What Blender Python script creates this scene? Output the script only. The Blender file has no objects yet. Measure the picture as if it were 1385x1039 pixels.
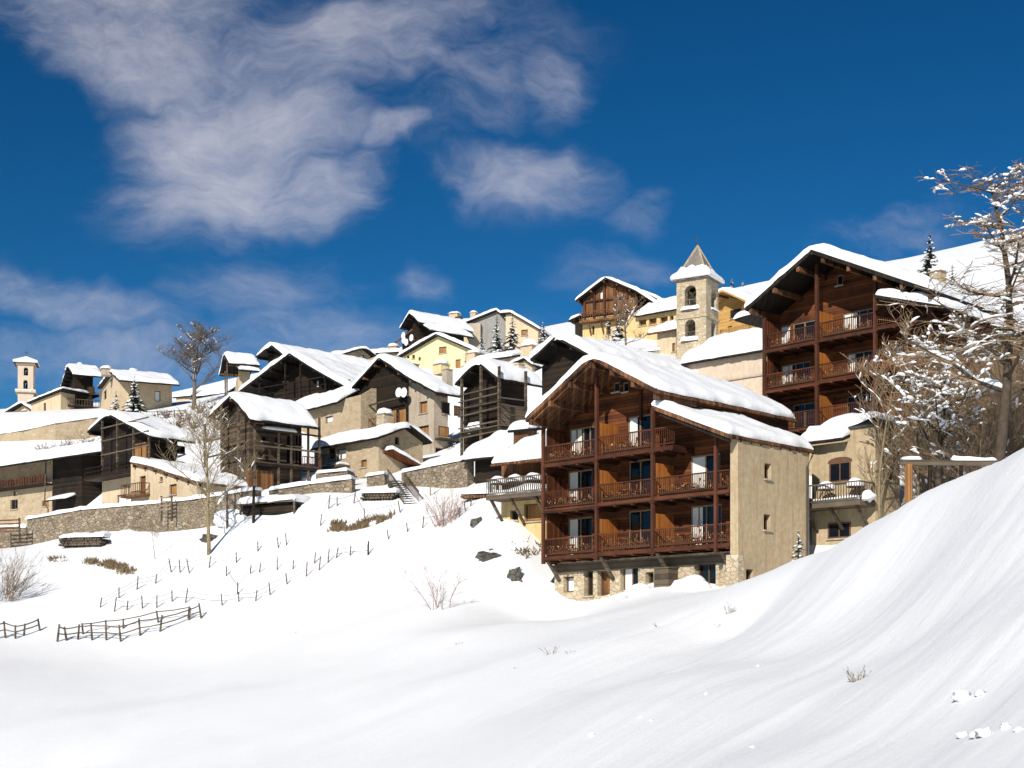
import bpy, math, random
import numpy as np
from mathutils import Vector, noise as mn

# ---------------------------------------------------------------- camera model
FP, CX, HY = 1900.0, 692.5, 890.0          # focal length, centre and eye-level row of the view
COL = bpy.context.scene.collection
rnd = random.Random(11)
SUN_AZ, SUN_EL = math.radians(20), math.radians(30)   # sun behind the viewer, a little to the left

def ray(px, py):
    return np.array([(px - CX) / FP, 1.0, (HY - py) / FP])
def at(px, py, Y):
    return ray(px, py) * Y

# ---------------------------------------------------------------- mesh helper
class MB:
    def __init__(s):
        s.v, s.f = [], []
    def face(s, pts):
        i = len(s.v); s.v += [tuple(p) for p in pts]; s.f.append(tuple(range(i, i + len(pts))))
    def box(s, x0, x1, y0, y1, z0, z1):
        i = len(s.v)
        s.v += [(x0,y0,z0),(x1,y0,z0),(x1,y1,z0),(x0,y1,z0),(x0,y0,z1),(x1,y0,z1),(x1,y1,z1),(x0,y1,z1)]
        for f in ((0,3,2,1),(4,5,6,7),(0,1,5,4),(1,2,6,5),(2,3,7,6),(3,0,4,7)):
            s.f.append(tuple(i + k for k in f))
    def bar(s, p, q, w, h=None):
        h = h or w
        p, q = Vector(p), Vector(q); d = (q - p)
        if d.length < 1e-6: return
        d.normalize(); up = Vector((0,0,1)) if abs(d.z) < .95 else Vector((1,0,0))
        a = d.cross(up).normalized() * w / 2; b = d.cross(a).normalized() * h / 2
        i = len(s.v)
        for c in (p, q):
            s.v += [tuple(c + a + b), tuple(c - a + b), tuple(c - a - b), tuple(c + a - b)]
        for f in ((0,1,2,3),(7,6,5,4),(0,4,5,1),(1,5,6,2),(2,6,7,3),(3,7,4,0)):
            s.f.append(tuple(i + k for k in f))
    def tube(s, pts, rads, n=5):
        pts = [Vector(p) for p in pts]; rows = []
        for k, p in enumerate(pts):
            d = (pts[min(k+1, len(pts)-1)] - pts[max(k-1, 0)])
            if d.length < 1e-7: d = Vector((0,0,1))
            d.normalize(); up = Vector((0,0,1)) if abs(d.z) < .9 else Vector((1,0,0))
            a = d.cross(up).normalized(); b = d.cross(a)
            i = len(s.v); rows.append(i)
            for j in range(n):
                t = 2 * math.pi * j / n
                s.v.append(tuple(p + (a * math.cos(t) + b * math.sin(t)) * rads[k]))
        for k in range(len(rows) - 1):
            for j in range(n):
                s.f.append((rows[k]+j, rows[k]+(j+1) % n, rows[k+1]+(j+1) % n, rows[k+1]+j))
        s.f.append(tuple(rows[0] + j for j in range(n - 1, -1, -1)))
        s.f.append(tuple(rows[-1] + j for j in range(n)))
    def prism(s, poly, m, d0, d1):
        n = len(poly); i = len(s.v)
        s.v += [tuple(m(a, b, d0)) for a, b in poly] + [tuple(m(a, b, d1)) for a, b in poly]
        s.f.append(tuple(range(i, i + n))); s.f.append(tuple(range(i + 2*n - 1, i + n - 1, -1)))
        for k in range(n):
            s.f.append((i + k, i + n + k, i + n + (k+1) % n, i + (k+1) % n))
    def blob(s, c, r, seed=0, amp=.25, n=8, m=6, flat=None):
        """lumpy rounded mass; r=(rx,ry,rz); flat cuts the underside at that share of rz"""
        i = len(s.v); c = Vector(c)
        for k in range(m + 1):
            ph = math.pi * k / m
            for j in range(n):
                th = 2 * math.pi * (j + .5 * (k % 2)) / n
                d = Vector((math.sin(ph) * math.cos(th), math.sin(ph) * math.sin(th), math.cos(ph)))
                q = 1 + amp * mn.noise(d * 1.6 + Vector((seed * 3.7, seed * 1.3, seed * .7)))
                z = d.z * r[2] * q
                if flat is not None: z = max(z, flat * r[2])
                s.v.append((c.x + d.x * r[0] * q, c.y + d.y * r[1] * q, c.z + z))
        for k in range(m):
            for j in range(n):
                s.f.append((i + k*n + j, i + (k+1)*n + j, i + (k+1)*n + (j+1) % n, i + k*n + (j+1) % n))
    def build(s, name, mat, parent=None, smooth=False, loc=None):
        me = bpy.data.meshes.new(name); me.from_pydata(s.v, [], s.f); me.update()
        if smooth: me.polygons.foreach_set('use_smooth', [True] * len(me.polygons))
        if mat: me.materials.append(mat)
        o = bpy.data.objects.new(name, me); COL.objects.link(o)
        if parent: o.parent = parent
        if loc is not None: o.location = loc
        return o

def tag(o, label=None, cat=None, group=None, kind=None):
    if label: o['label'] = label
    if cat: o['category'] = cat
    if group: o['group'] = group
    if kind: o['kind'] = kind
    return o
def empty(name, loc, rz=0.0, label=None, cat=None, group=None):
    o = bpy.data.objects.new(name, None); COL.objects.link(o)
    o.empty_display_size = .3; o.location = loc; o.rotation_euler = (0, 0, rz)
    return tag(o, label, cat, group, 'thing')
def copy_tree(o, parent=None):
    c = o.copy(); COL.objects.link(c)
    if parent: c.parent = parent
    for ch in [k for k in COL.objects if k.parent == o]: copy_tree(ch, c)
    return c

# ---------------------------------------------------------------- materials
class G:
    """tiny node-graph writer"""
    def __init__(s, name):
        s.m = bpy.data.materials.new(name); s.m.use_nodes = True
        s.t = s.m.node_tree; s.t.nodes.clear()
        s.out = s.t.nodes.new('ShaderNodeOutputMaterial')
    def n(s, typ, ins=None, **kw):
        nd = s.t.nodes.new('ShaderNode' + typ)
        for k, v in kw.items(): setattr(nd, k, v)
        for k, v in (ins or {}).items(): s.set(nd.inputs[k], v)
        return nd
    def set(s, sock, v):
        if isinstance(v, bpy.types.NodeSocket): s.t.links.new(v, sock)
        elif isinstance(v, tuple) and len(v) == 3 and sock.type == 'RGBA': sock.default_value = (*v, 1)
        else: sock.default_value = v
    def obj(s): return s.n('TexCoord').outputs['Object']
    def math(s, op, a, b=0.0, c=0.0, clamp=False):
        nd = s.n('Math', operation=op, use_clamp=clamp)
        s.set(nd.inputs[0], a); s.set(nd.inputs[1], b)
        if op in ('MULTIPLY_ADD', 'SMOOTH_MIN'): s.set(nd.inputs[2], c)
        return nd.outputs[0]
    def noise(s, vec, scale, detail=3, rough=.55, out='Fac', dist=0.0):
        nd = s.n('TexNoise', {'Vector': vec, 'Scale': scale, 'Detail': detail, 'Roughness': rough, 'Distortion': dist})
        return nd.outputs[out]
    def map(s, vec, scale=(1,1,1), loc=(0,0,0), rot=(0,0,0)):
        nd = s.n('Mapping', {'Vector': vec}); nd.inputs['Scale'].default_value = scale
        nd.inputs['Location'].default_value = loc; nd.inputs['Rotation'].default_value = rot
        return nd.outputs[0]
    def ramp(s, fac, stops, interp='LINEAR'):
        nd = s.n('ValToRGB', {'Fac': fac}); cr = nd.color_ramp; cr.interpolation = interp
        while len(cr.elements) < len(stops): cr.elements.new(.5)
        for e, (p, c) in zip(cr.elements, stops):
            e.position = p; e.color = (*c, 1) if isinstance(c, tuple) else (c, c, c, 1)
        return nd.outputs['Color']
    def mix(s, fac, a, b, mode='MIX'):
        nd = s.n('Mix', data_type='RGBA', blend_type=mode, clamp_factor=True)
        s.set(nd.inputs[0], fac); s.set(nd.inputs[6], a); s.set(nd.inputs[7], b)
        return nd.outputs[2]
    def bump(s, h, strength=.5, dist=.03):
        return s.n('Bump', {'Height': h, 'Strength': strength, 'Distance': dist}).outputs[0]
    def done(s, col, rough=.8, normal=None, spec=.3, **kw):
        p = s.n('BsdfPrincipled', {'Base Color': col, 'Roughness': rough, 'Specular IOR Level': spec})
        if normal is not None: s.set(p.inputs['Normal'], normal)
        for k, v in kw.items(): s.set(p.inputs[k], v)
        s.t.links.new(p.outputs[0], s.out.inputs[0]); return s.m

def wood(name, c1, c2, width=.16, vertical=False, groove=.25, rough=.75):
    g = G(name); o = g.obj(); sep = g.n('SeparateXYZ', {'Vector': o})
    w = g.math('ADD', sep.outputs[0], sep.outputs[1]) if vertical else sep.outputs[2]
    w = g.math('DIVIDE', w, width); idx = g.math('FLOOR', w); fr = g.math('FRACT', w)
    r = g.n('TexWhiteNoise', {'W': idx}, noise_dimensions='1D').outputs['Value']
    sc = (9, 9, 1.2) if vertical else (1.2, 1.2, 14)
    grain = g.noise(g.map(o, sc), 2.2, 4, .65)
    big = g.noise(o, .55, 3, .6)
    f = g.math('ADD', g.math('MULTIPLY', r, .5), g.math('MULTIPLY', grain, .45))
    f = g.math('ADD', f, g.math('MULTIPLY', g.math('SUBTRACT', big, .5), 1.15), clamp=True)
    col = g.ramp(f, [(.1, c1), (.85, c2)])
    e = g.math('MULTIPLY', g.math('SMOOTH_MIN', fr, g.math('SUBTRACT', 1.0, fr), .02), 9.0, clamp=True)
    col = g.mix(g.math('MULTIPLY', g.math('SUBTRACT', 1.0, e), 1 - groove), col, tuple(k * .35 for k in c1))
    h = g.math('ADD', e, g.math('MULTIPLY', grain, .4))
    return g.done(col, rough, g.bump(h, .6, .02), .25)

def stone(name, cols, mortar, scale=2.4, flat=1.7, bump=.9, edge=.07):
    g = G(name); o = g.obj()
    wob = g.n('VectorMath', {0: g.noise(o, 3.0, 2, .5, 'Color'), 1: (.5, .5, .5)}, operation='SUBTRACT').outputs[0]
    wob = g.n('VectorMath', {0: wob, 'Scale': .28}, operation='SCALE').outputs[0]
    v = g.map(g.n('VectorMath', {0: o, 1: wob}, operation='ADD').outputs[0], (1, 1, flat))
    c = g.n('TexVoronoi', {'Vector': v, 'Scale': scale}).outputs['Color']
    d = g.n('TexVoronoi', {'Vector': v, 'Scale': scale}, feature='DISTANCE_TO_EDGE').outputs['Distance']
    val = g.n('SeparateColor', {'Color': c}).outputs[0]
    st = [(i / (len(cols) - 1), k) for i, k in enumerate(cols)]
    col = g.ramp(val, st)
    fine = g.noise(o, 14, 4, .7); big = g.noise(o, .5, 3, .6)
    col = g.mix(g.math('MULTIPLY', fine, .5), col, tuple(k * .5 for k in cols[0]), 'MIX')
    e = g.ramp(d, [(.0, 0.0), (edge, 1.0)])
    col = g.mix(e, mortar, col)
    col = g.mix(g.ramp(big, [(.45, 0.0), (.8, .45)]), col, tuple(k * .55 for k in mortar))
    h = g.math('ADD', g.math('MULTIPLY', e, .8), g.math('MULTIPLY', fine, .5))
    return g.done(col, .9, g.bump(h, bump, .07), .2)

def plaster(name, c, dirt=.5, bump=.35, streak=.5, lo=.82):
    g = G(name); o = g.obj()
    big = g.noise(o, .45, 4, .6); mid = g.noise(o, 3.2, 4, .65); fine = g.noise(o, 22, 3, .7)
    st = g.noise(g.map(o, (2.6, 2.6, .16)), 1.5, 3, .6)
    col = g.ramp(mid, [(.25, tuple(k * lo for k in c)), (.75, tuple(min(1, k * 1.1) for k in c))])
    col = g.mix(g.ramp(big, [(.45, 0.0), (.75, dirt)]), col, (c[0] * .55, c[1] * .5, c[2] * .45))
    col = g.mix(g.ramp(st, [(.52, 0.0), (.72, streak)]), col, (c[0] * .5, c[1] * .46, c[2] * .4))
    h = g.math('ADD', g.math('MULTIPLY', mid, .7), g.math('MULTIPLY', fine, .5))
    return g.done(col, .92, g.bump(h, bump, .05), .15)

def flat(name, c, rough=.7, var=.25, scale=5, **kw):
    g = G(name); o = g.obj(); n = g.noise(o, scale, 4, .6)
    col = g.ramp(n, [(.25, tuple(k * (1 - var) for k in c)), (.8, tuple(min(1, k * (1 + var)) for k in c))])
    return g.done(col, rough, g.bump(n, .25, .02), .3, **kw)

def snowmat(name, ground=False):
    g = G(name); o = g.obj()
    a = g.noise(o, 1.4, 4, .6); b = g.noise(o, 9, 4, .65)
    h = g.math('ADD', a, g.math('MULTIPLY', b, .35))
    col = g.ramp(b, [(.2, (.86, .865, .875)), (.8, (.9, .9, .9))])
    if ground:
        c = g.noise(g.map(g.map(o, rot=(0, 0, math.radians(-52))), (.11, 1.5, .5)), 1.5, 7, .62, dist=.25)
        f = g.noise(o, 34, 5, .75)
        h = g.math('ADD', g.math('MULTIPLY', c, 1.0), g.math('ADD', g.math('MULTIPLY', b, .16), g.math('MULTIPLY', f, .2)))
        return g.done(col, .62, g.bump(h, .26, .3), .25)
    return g.done(col, .6, g.bump(h, .5, .12), .25)

M = {}
M['snow'] = snowmat('snow_roof'); M['ground'] = snowmat('snow_ground', True)
M['red'] = wood('redbrown_wood', (.024, .008, .004), (.235, .072, .019), .2)
M['redv'] = wood('redbrown_wood_upright', (.03, .009, .004), (.21, .06, .016), .14, True)
M['orange'] = wood('orange_wood', (.30, .09, .016), (.55, .20, .04), .13, True)
M['rail'] = wood('dark_red_rail', (.03, .010, .005), (.13, .042, .017), .3)
M['post'] = wood('post_wood', (.04, .013, .007), (.13, .045, .021), .5, True)
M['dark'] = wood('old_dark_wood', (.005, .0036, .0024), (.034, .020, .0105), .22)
M['darkv'] = wood('old_dark_upright', (.006, .004, .003), (.038, .023, .013), .2, True)
M['logs'] = wood('log_siding', (.018, .012, .008), (.13, .088, .055), .3)
M['grey'] = wood('grey_weathered', (.045, .034, .023), (.165, .125, .085), .3)
M['brown'] = wood('brown_wood', (.08, .034, .014), (.26, .12, .045), .25, True)
M['gold'] = wood('new_golden_wood', (.42, .22, .06), (.66, .39, .13), .18)
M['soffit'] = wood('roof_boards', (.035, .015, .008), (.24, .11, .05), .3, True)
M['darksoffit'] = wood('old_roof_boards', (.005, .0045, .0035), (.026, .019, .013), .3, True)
M['slate'] = flat('slate_edge', (.06, .055, .05), .8, .5, 3)
M['ochre'] = plaster('ochre_plaster', (.52, .405, .255), .55, 1.0, .55, .74)
M['beige'] = plaster('beige_plaster', (.62, .49, .33), .35)
M['pink'] = plaster('pinkish_plaster', (.62, .50, .38), .3, .25, .3)
M['yellow'] = plaster('yellow_plaster', (.80, .66, .36), .15, .2, .2)
M['gold_pl'] = plaster('golden_plaster', (.66, .48, .23), .3)
M['greypl'] = plaster('grey_plaster', (.47, .395, .30), .45)
M['conc'] = plaster('grey_concrete', (.30, .29, .27), .4)
M['stone'] = stone('rubble_stone', [(.20, .15, .10), (.37, .30, .21), (.27, .22, .16), (.48, .40, .30)], (.16, .12, .08))
M['palestone'] = stone('pale_stone', [(.46, .36, .22), (.68, .56, .39), (.56, .45, .30), (.76, .65, .48)], (.50, .40, .27), 2.4, 1.8, .8)
M['warmstone'] = stone('warm_stone', [(.40, .30, .19), (.56, .44, .29), (.48, .37, .24), (.60, .49, .34)], (.50, .39, .25), 2.2, 1.5, .6)
M['rock'] = stone('dark_rock', [(.09, .083, .07), (.18, .165, .14), (.12, .11, .095)], (.07, .065, .055), 1.2, 1.2)
M['frame'] = flat('window_frame_wood', (.13, .07, .04), .6)
M['lframe'] = flat('pale_frame', (.26, .19, .125), .6)
M['shut'] = wood('shutter_wood', (.26, .12, .04), (.46, .24, .09), .12, True)
M['curtain'] = flat('white_curtain', (.78, .77, .7), .85, .06, 8)
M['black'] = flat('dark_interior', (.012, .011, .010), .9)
M['metal'] = flat('dark_iron', (.05, .045, .04), .5)
M['lead'] = flat('roof_shingle_grey', (.20, .17, .145), .7, .3, 2)
M['white'] = flat('white_paint', (.8, .8, .78), .5, .05)
M['bark'] = flat('grey_bark', (.15, .12, .09), .9, .4, 4)
M['dbark'] = flat('dark_bark', (.075, .055, .038), .9, .4, 4)
M['gbark'] = flat('golden_bark', (.24, .185, .105), .85, .35, 4)
M['twig'] = flat('brown_twigs', (.19, .135, .085), .9, .4, 2)
M['dtwig'] = flat('dark_twigs', (.12, .095, .075), .9, .4, 2)
M['rtwig'] = flat('reddish_twigs', (.30, .17, .12), .9, .3, 2)
M['larch'] = flat('larch_twigs', (.26, .18, .105), .9, .4, 2)
M['needle'] = flat('fir_needles', (.03, .04, .022), .85, .5, 3)
M['dry'] = flat('dry_grass', (.22, .155, .085), .9, .5, 3)
M['log'] = flat('cut_logs', (.42, .25, .11), .8, .45, 7)
M['flower'] = flat('dried_flowers', (.52, .24, .10), .8, .6, 14)
g_ = G('window_glass'); M['glass'] = g_.done((.006, .009, .014), .05, None, .45)
# ---------------------------------------------------------------- snow lying on something
def edge_list(L, R, step):
    """distance along an edge and how far the snow has reached its depth there"""
    R = min(R, L * .45)
    a = [(0, 0.), (-.05, .38), (.10 * R, .72), (.4 * R, .92), (R, 1.)]
    n = max(1, int((L - 2 * R) / step))
    mid = [(R + (L - 2 * R) * k / n, 1.) for k in range(1, n)]
    return a + mid + [(L - d, e) for d, e in reversed(a)]
def snow_sheet(mb, P, Ls, Lt, T, R=.4, amp=.22, seed=0, step=.45, wob=.22):
    S, Tt = edge_list(Ls, R, step), edge_list(Lt, R, step)
    i0 = len(mb.v)
    for s, es in S:
        for t, et in Tt:
            p = Vector(P(min(max(s, 0), Ls), min(max(t, 0), Lt)))
            q = Vector((p.x * .55 + seed * 5.1, p.y * .55 + seed * 2.3, seed * 1.7))
            nz = mn.noise(q) + .55 * mn.noise(q * 2.7) + .3 * mn.noise(q * 6.1)
            e = es * et
            sw = wob * mn.noise(q * 1.9 + Vector((9, 0, 0)))
            ss = s + (sw if es < 1 and s < Ls / 2 else -sw if es < 1 else 0)
            tt = t + (sw if et < 1 and t < Lt / 2 else -sw if et < 1 else 0)
            p = Vector(P(ss, tt))
            mb.v.append((p.x, p.y, p.z + T * e * (1 + amp * nz)))
    n = len(Tt)
    for a in range(len(S) - 1):
        for b in range(n - 1):
            mb.f.append((i0 + a*n + b, i0 + (a+1)*n + b, i0 + (a+1)*n + b + 1, i0 + a*n + b + 1))

def interp(prof, u):
    if u <= prof[0][0]:
        (a, za), (b, zb) = prof[0], prof[1]
    elif u >= prof[-1][0]:
        (a, za), (b, zb) = prof[-2], prof[-1]
    else:
        for k in range(len(prof) - 1):
            if prof[k][0] <= u <= prof[k+1][0]:
                (a, za), (b, zb) = prof[k], prof[k+1]; break
    return za + (zb - za) * (u - a) / (b - a)

# ---------------------------------------------------------------- walls with real openings
def wallface(mb, m, a0, a1, zb, top, holes, d):
    cuts = {a0, a1}
    for h in holes: cuts |= {h[0], h[1]}
    for a, _ in top:
        if a0 < a < a1: cuts.add(a)
    cuts = sorted(c for c in cuts if a0 - 1e-6 <= c <= a1 + 1e-6)
    for c0, c1 in zip(cuts, cuts[1:]):
        if c1 - c0 < 1e-5: continue
        mid = (c0 + c1) / 2
        hs = sorted([h for h in holes if h[0] - 1e-6 < mid < h[1] + 1e-6], key=lambda h: h[2])
        z = zb
        for h in hs:
            if h[2] > z + 1e-4: mb.face([m(c0, z, 0), m(c1, z, 0), m(c1, h[2], 0), m(c0, h[2], 0)])
            z = h[3]
        t0, t1 = interp(top, c0 + 1e-6), interp(top, c1 - 1e-6)
        if t0 > z + 1e-3 or t1 > z + 1e-3:
            mb.face([m(c0, z, 0), m(c1, z, 0), m(c1, max(t1, z), 0), m(c0, max(t0, z), 0)])
    for x0, x1, y0, y1 in [h[:4] for h in holes]:
        for p, q in (((x0,y0),(x1,y0)), ((x1,y0),(x1,y1)), ((x1,y1),(x0,y1)), ((x0,y1),(x0,y0))):
            mb.face([m(*p, 0), m(*q, 0), m(*q, d), m(*p, d)])

def window(root, m, h, style, d, frame=None):
    """frame with pane as a child; style glass | shut | door | dark | curtain | white"""
    a0, a1, z0, z1 = h[:4]; w, t = a1 - a0, z1 - z0
    fr = frame or M['frame']
    fb = b = MB(); k = min(.09, w * .14); dd = max(d - .07, -.04)
    def bx(x0, x1, y0, y1, e0, e1, b=None):
        b = b or fb
        pts = [m(x, y, e) for e in (e0, e1) for x, y in ((x0, y0), (x1, y0), (x1, y1), (x0, y1))]
        i = len(b.v); b.v += pts
        for f in ((0,3,2,1),(4,5,6,7),(0,1,5,4),(1,2,6,5),(2,3,7,6),(3,0,4,7)): b.f.append(tuple(i + q for q in f))
    bx(a0, a0 + k, z0, z1, dd, d + .03); bx(a1 - k, a1, z0, z1, dd, d + .03)
    bx(a0 + k, a1 - k, z1 - k, z1, dd, d + .03); bx(a0 + k, a1 - k, z0, z0 + k, dd, d + .03)
    if style in ('glass', 'curtain') and w > .75: bx((a0 + a1)/2 - k*.45, (a0 + a1)/2 + k*.45, z0 + k, z1 - k, dd, d + .03)
    if w > 2.2 and style in ('glass', 'curtain'):
        for q in (.25, .75): bx(a0 + w*q - k*.4, a0 + w*q + k*.4, z0 + k, z1 - k, dd + .01, d + .03)
    o = b.build('door' if style == 'door' else 'window', fr, root)
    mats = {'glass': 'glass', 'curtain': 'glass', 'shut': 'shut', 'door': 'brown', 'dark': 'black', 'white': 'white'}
    if style in ('glass', 'shut', 'dark') and .35 < w < 1.7 and t < 1.9 and abs(m(0, 0, 0)[1] - m(0, 0, 1)[1]) + abs(m(0, 0, 0)[0] - m(0, 0, 1)[0]) > .5:
        b2 = MB(); bx(a0 - .08, a1 + .08, z0 - .09, z0 - .003, -.11, min(d - .08, .1) if d > .1 else -.045, b2)
        sl = b2.build('sill', M['greypl'], o)
    p = MB(); p.face([m(a0, z0, d), m(a1, z0, d), m(a1, z1, d), m(a0, z1, d)])
    p.build({'shut': 'shutter', 'door': 'door_leaf'}.get(style, 'pane'), M[mats[style]], o)
    if style == 'curtain':
        c = MB(); n = 9; x1 = a0 + w * (.24, .36, .5, .42)[int(abs(a0 * 7 + z0 * 3)) % 4]
        for q in range(n):
            s0, s1 = a0 + k + (x1 - a0 - k) * q / n, a0 + k + (x1 - a0 - k) * (q + 1) / n
            o0, o1 = (.012, .03) if q % 2 else (.03, .012)
            c.face([m(s0, z0 + k, d - o0), m(s1, z0 + k, d - o1), m(s1, z1 - k, d - o1), m(s0, z1 - k, d - o0)])
        c.build('curtain', M['curtain'], o)
    return o

# ---------------------------------------------------------------- a house in its own frame
class House:
    def __init__(s, name, label, cat, px, py, Y, yaw, base, group=None):
        s.P = at(px, py, Y); y = math.radians(yaw)
        s.T = np.array([math.cos(y), math.sin(y), 0]); s.V = np.array([-math.sin(y), math.cos(y), 0])
        s.zb = (HY - base) / FP * Y; s.seed = len(COL.objects) * .37
        s.root = empty(name, (s.P[0], s.P[1], s.zb), y, label, cat, group)
    def F(s, px, py, v=0.0):
        d = ray(px, py); t = (s.P @ s.V + v) / (d @ s.V); q = d * t - s.P
        return float(q @ s.T), float(q[2] + s.P[2] - s.zb)
    def S(s, px, py, u):
        d = ray(px, py); t = (s.P @ s.T + u) / (d @ s.T); q = d * t - s.P
        return float(q @ s.V), float(q[2] + s.P[2] - s.zb)
    def fbox(s, b, v=0.0):
        ym, xm = (b[1] + b[3]) / 2, (b[0] + b[2]) / 2
        return (s.F(b[0], ym, v)[0], s.F(b[2], ym, v)[0], s.F(xm, b[3], v)[1], s.F(xm, b[1], v)[1])
    def sbox(s, b, u):
        ym, xm = (b[1] + b[3]) / 2, (b[0] + b[2]) / 2
        return (s.S(b[0], ym, u)[0], s.S(b[2], ym, u)[0], s.S(xm, b[3], u)[1], s.S(xm, b[1], u)[1])
    def front(s, v): return lambda a, z, d: (a, v + d, z)
    def side(s, u): return lambda a, z, d: (u - d, a, z)
    def roof(s, prof, e0, e1, axis='v', th=.2, sn=.5, mat=None, name='roof', fringe=True, R=.4, inset=.03, amp=.34, snow=None):
        """profile swept along v (gable to the front) or along u (eaves to the front), its snow a child"""
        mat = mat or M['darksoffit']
        m = (lambda a, z, d: (a, d, z)) if axis == 'v' else (lambda a, z, d: (d, a, z))
        b = MB()
        b.prism([(a, z) for a, z in prof] + [(a, z + th) for a, z in reversed(prof)], m, e0, e1)
        if fringe:   # ragged slates along every edge
            r = random.Random(int(s.seed * 100) + len(name))
            a0, a1 = prof[0][0], prof[-1][0]
            e = e0
            while e < e1:
                w = r.uniform(.35, .8)
                for a, sg in ((a0, -1), (a1, 1)):
                    z = interp(prof, a); k = r.uniform(.02, .16)
                    zz = interp(prof, a + sg * k)
                    b.prism([(a, z + th*.35), (a + sg*k, zz + th*.35), (a + sg*k, zz + th*.8), (a, z + th*.8)], m, e, min(e + w - .03, e1))
                e += w
        ro = b.build(name, mat, s.root)
        if sn > 0:
            ap = max(prof, key=lambda p: p[1])[0]; a0, a1 = prof[0][0] + inset, prof[-1][0] - inset
            f0, f1 = e0 + inset, e1 - inset
            inner = len(prof) > 2
            def P(q, t):
                a = a0 + q; z = interp(prof, a) + th
                if inner: z -= .35 * sn * math.exp(-((a - ap) / .55) ** 2) if prof[0][0] + .3 < ap < prof[-1][0] - .3 else 0
                return m(a, z, f0 + t)
            w = MB(); snow_sheet(w, P, a1 - a0, f1 - f0, sn, R, amp, s.seed)
            w.build('snow_cover', M['snow'], ro, True)
        return ro
    def walls(s, u0, u1, v0, v1, zb, ftop, stop, mat, fh=(), sh=(), d=.22, name='wall', frame=None):
        """front face with openings, right face with openings, plain left and back"""
        ho = [s.fbox(h, v0) for h in fh]; hs = [s.sbox(h, u1) for h in sh]
        def ok(h, a0, a1, top):
            return a0 < h[0] < h[1] < a1 and h[2] > zb and h[3] < min(interp(top, h[0]), interp(top, h[1]))
        b = MB(); mf, ms = s.front(v0), s.side(u1)
        co = [h for h in ho if ok(h, u0, u1, ftop)]; cs = [h for h in hs if ok(h, v0, v1, stop)]
        wallface(b, mf, u0, u1, zb, ftop, co, d); wallface(b, ms, v0, v1, zb, stop, cs, d)
        wallface(b, s.side(u0), v0, v1, zb, [(a, z - 0) for a, z in s._left(stop, ftop, u0)], [], d)
        wallface(b, s.front(v1), u0, u1, zb, ftop, [], d)
        w = b.build(name, mat, s.root)
        for src, hh, cut, m in ((fh, ho, co, mf), (sh, hs, cs, ms)):
            for q, h in zip(src, hh):
                window(s.root, m, h, q[4] if len(q) > 4 else 'glass', d if h in cut else -.02, frame)
        return w
    def _left(s, stop, ftop, u0):
        z = interp(ftop, u0); zr = min(z, 1e9)
        return [(a, zr if len(stop) == 2 else zz) for a, zz in stop]
    def chimney(s, prof, u, px, pytop, w, mat, sn=.3, v=None, d=None):
        if v is None: v = s.S(px, 0, u)[0]
        z0 = interp(prof, u) - .3
        t = (s.P @ s.V + v) / (ray(px, pytop) @ s.V); z1 = (HY - pytop) / FP * t - s.zb
        d = d or w
        b = MB(); b.box(u - w/2, u + w/2, v - d/2, v + d/2, z0, z1); b.box(u - w*.6, u + w*.6, v - d*.6, v + d*.6, z1 + .003, z1 + .09)
        c = b.build('chimney', mat, s.root)
        if sn > 0:
            q = MB(); q.blob((u, v, z1 + .09), (w*.68, d*.68, sn), s.seed + u, .2, 10, 8, -.05); q.build('snow_cap', M['snow'], c, True)
        return c

def gable_house(name, label, Y, yaw, prof, base, depth=None, dpx=None, wl=None, wr=None, oh=.9, ohb=.3, th=.2, sn=.5, wm='dark', rm=None,
                split=None, wm2=None, fh=(), sh=(), cat='house', group=None, down=4, purlin=True, frame=None, gable=None, inset_frac=.1, d=.22, R=.4):
    """gable to the front; prof = pixel points of the roof's front edge, left eave to right eave"""
    k = max(range(len(prof)), key=lambda i: -prof[i][1])
    H = House(name, label, cat, prof[k][0], prof[k][1], Y, yaw, base, group)
    H.prof = pr = [H.F(*p) for p in prof]
    if dpx: depth = H.S(dpx, 0, pr[-1][0])[0]
    H.depth = depth
    H.rf = H.roof(pr, 0, depth, 'v', th, sn, M[rm] if rm else None, R=R)
    W = pr[-1][0] - pr[0][0]
    u0 = H.F(wl, base, oh)[0] if wl else pr[0][0] + W * inset_frac
    u1 = H.F(wr, base, oh)[0] if wr else pr[-1][0] - min(.6, W * inset_frac)
    H.u0, H.u1, H.v0, H.v1 = u0, u1, oh, depth - ohb
    top = [(u0, interp(pr, u0))] + [p for p in pr if u0 < p[0] < u1] + [(u1, interp(pr, u1))]
    top = [(a, z + .04) for a, z in top]; H.top = top
    zr = interp(pr, u1) + .04; stop = [(oh, zr), (H.v1, zr)]
    if split:
        zs = H.F((wl or prof[k][0]), split, oh)[1]
        lo = [(u0, zs), (u1, zs)]; ls = [(oh, zs), (H.v1, zs)]
        fl = [h for h in fh if h[3] > split]; fu = [h for h in fh if h[3] <= split]
        H.walls(u0 + .004, u1 - .004, oh + .004, H.v1 - .004, -down, lo, ls, M[wm2], fl, [h for h in sh if h[3] > split], d, 'lower_wall', frame)
        H.walls(u0, u1, oh, H.v1, zs, top, stop, M[wm], fu, [h for h in sh if h[3] <= split], d, 'upper_wall', frame)
        H.zs = zs
    else:
        H.walls(u0, u1, oh, H.v1, -down, top, stop, M[wm], fh, sh, d, 'wall', frame)
    if purlin:
        b = MB(); n = max(3, int(W / 1.7))
        for q in range(n + 1):
            a = pr[0][0] + .25 + (W - .5) * q / n; z = interp(pr, a)
            b = MB(); b.box(a - .11, a + .11, .08, oh + .3, z - .24, z - .004)
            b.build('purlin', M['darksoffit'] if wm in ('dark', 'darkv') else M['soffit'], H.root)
    return H

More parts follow.
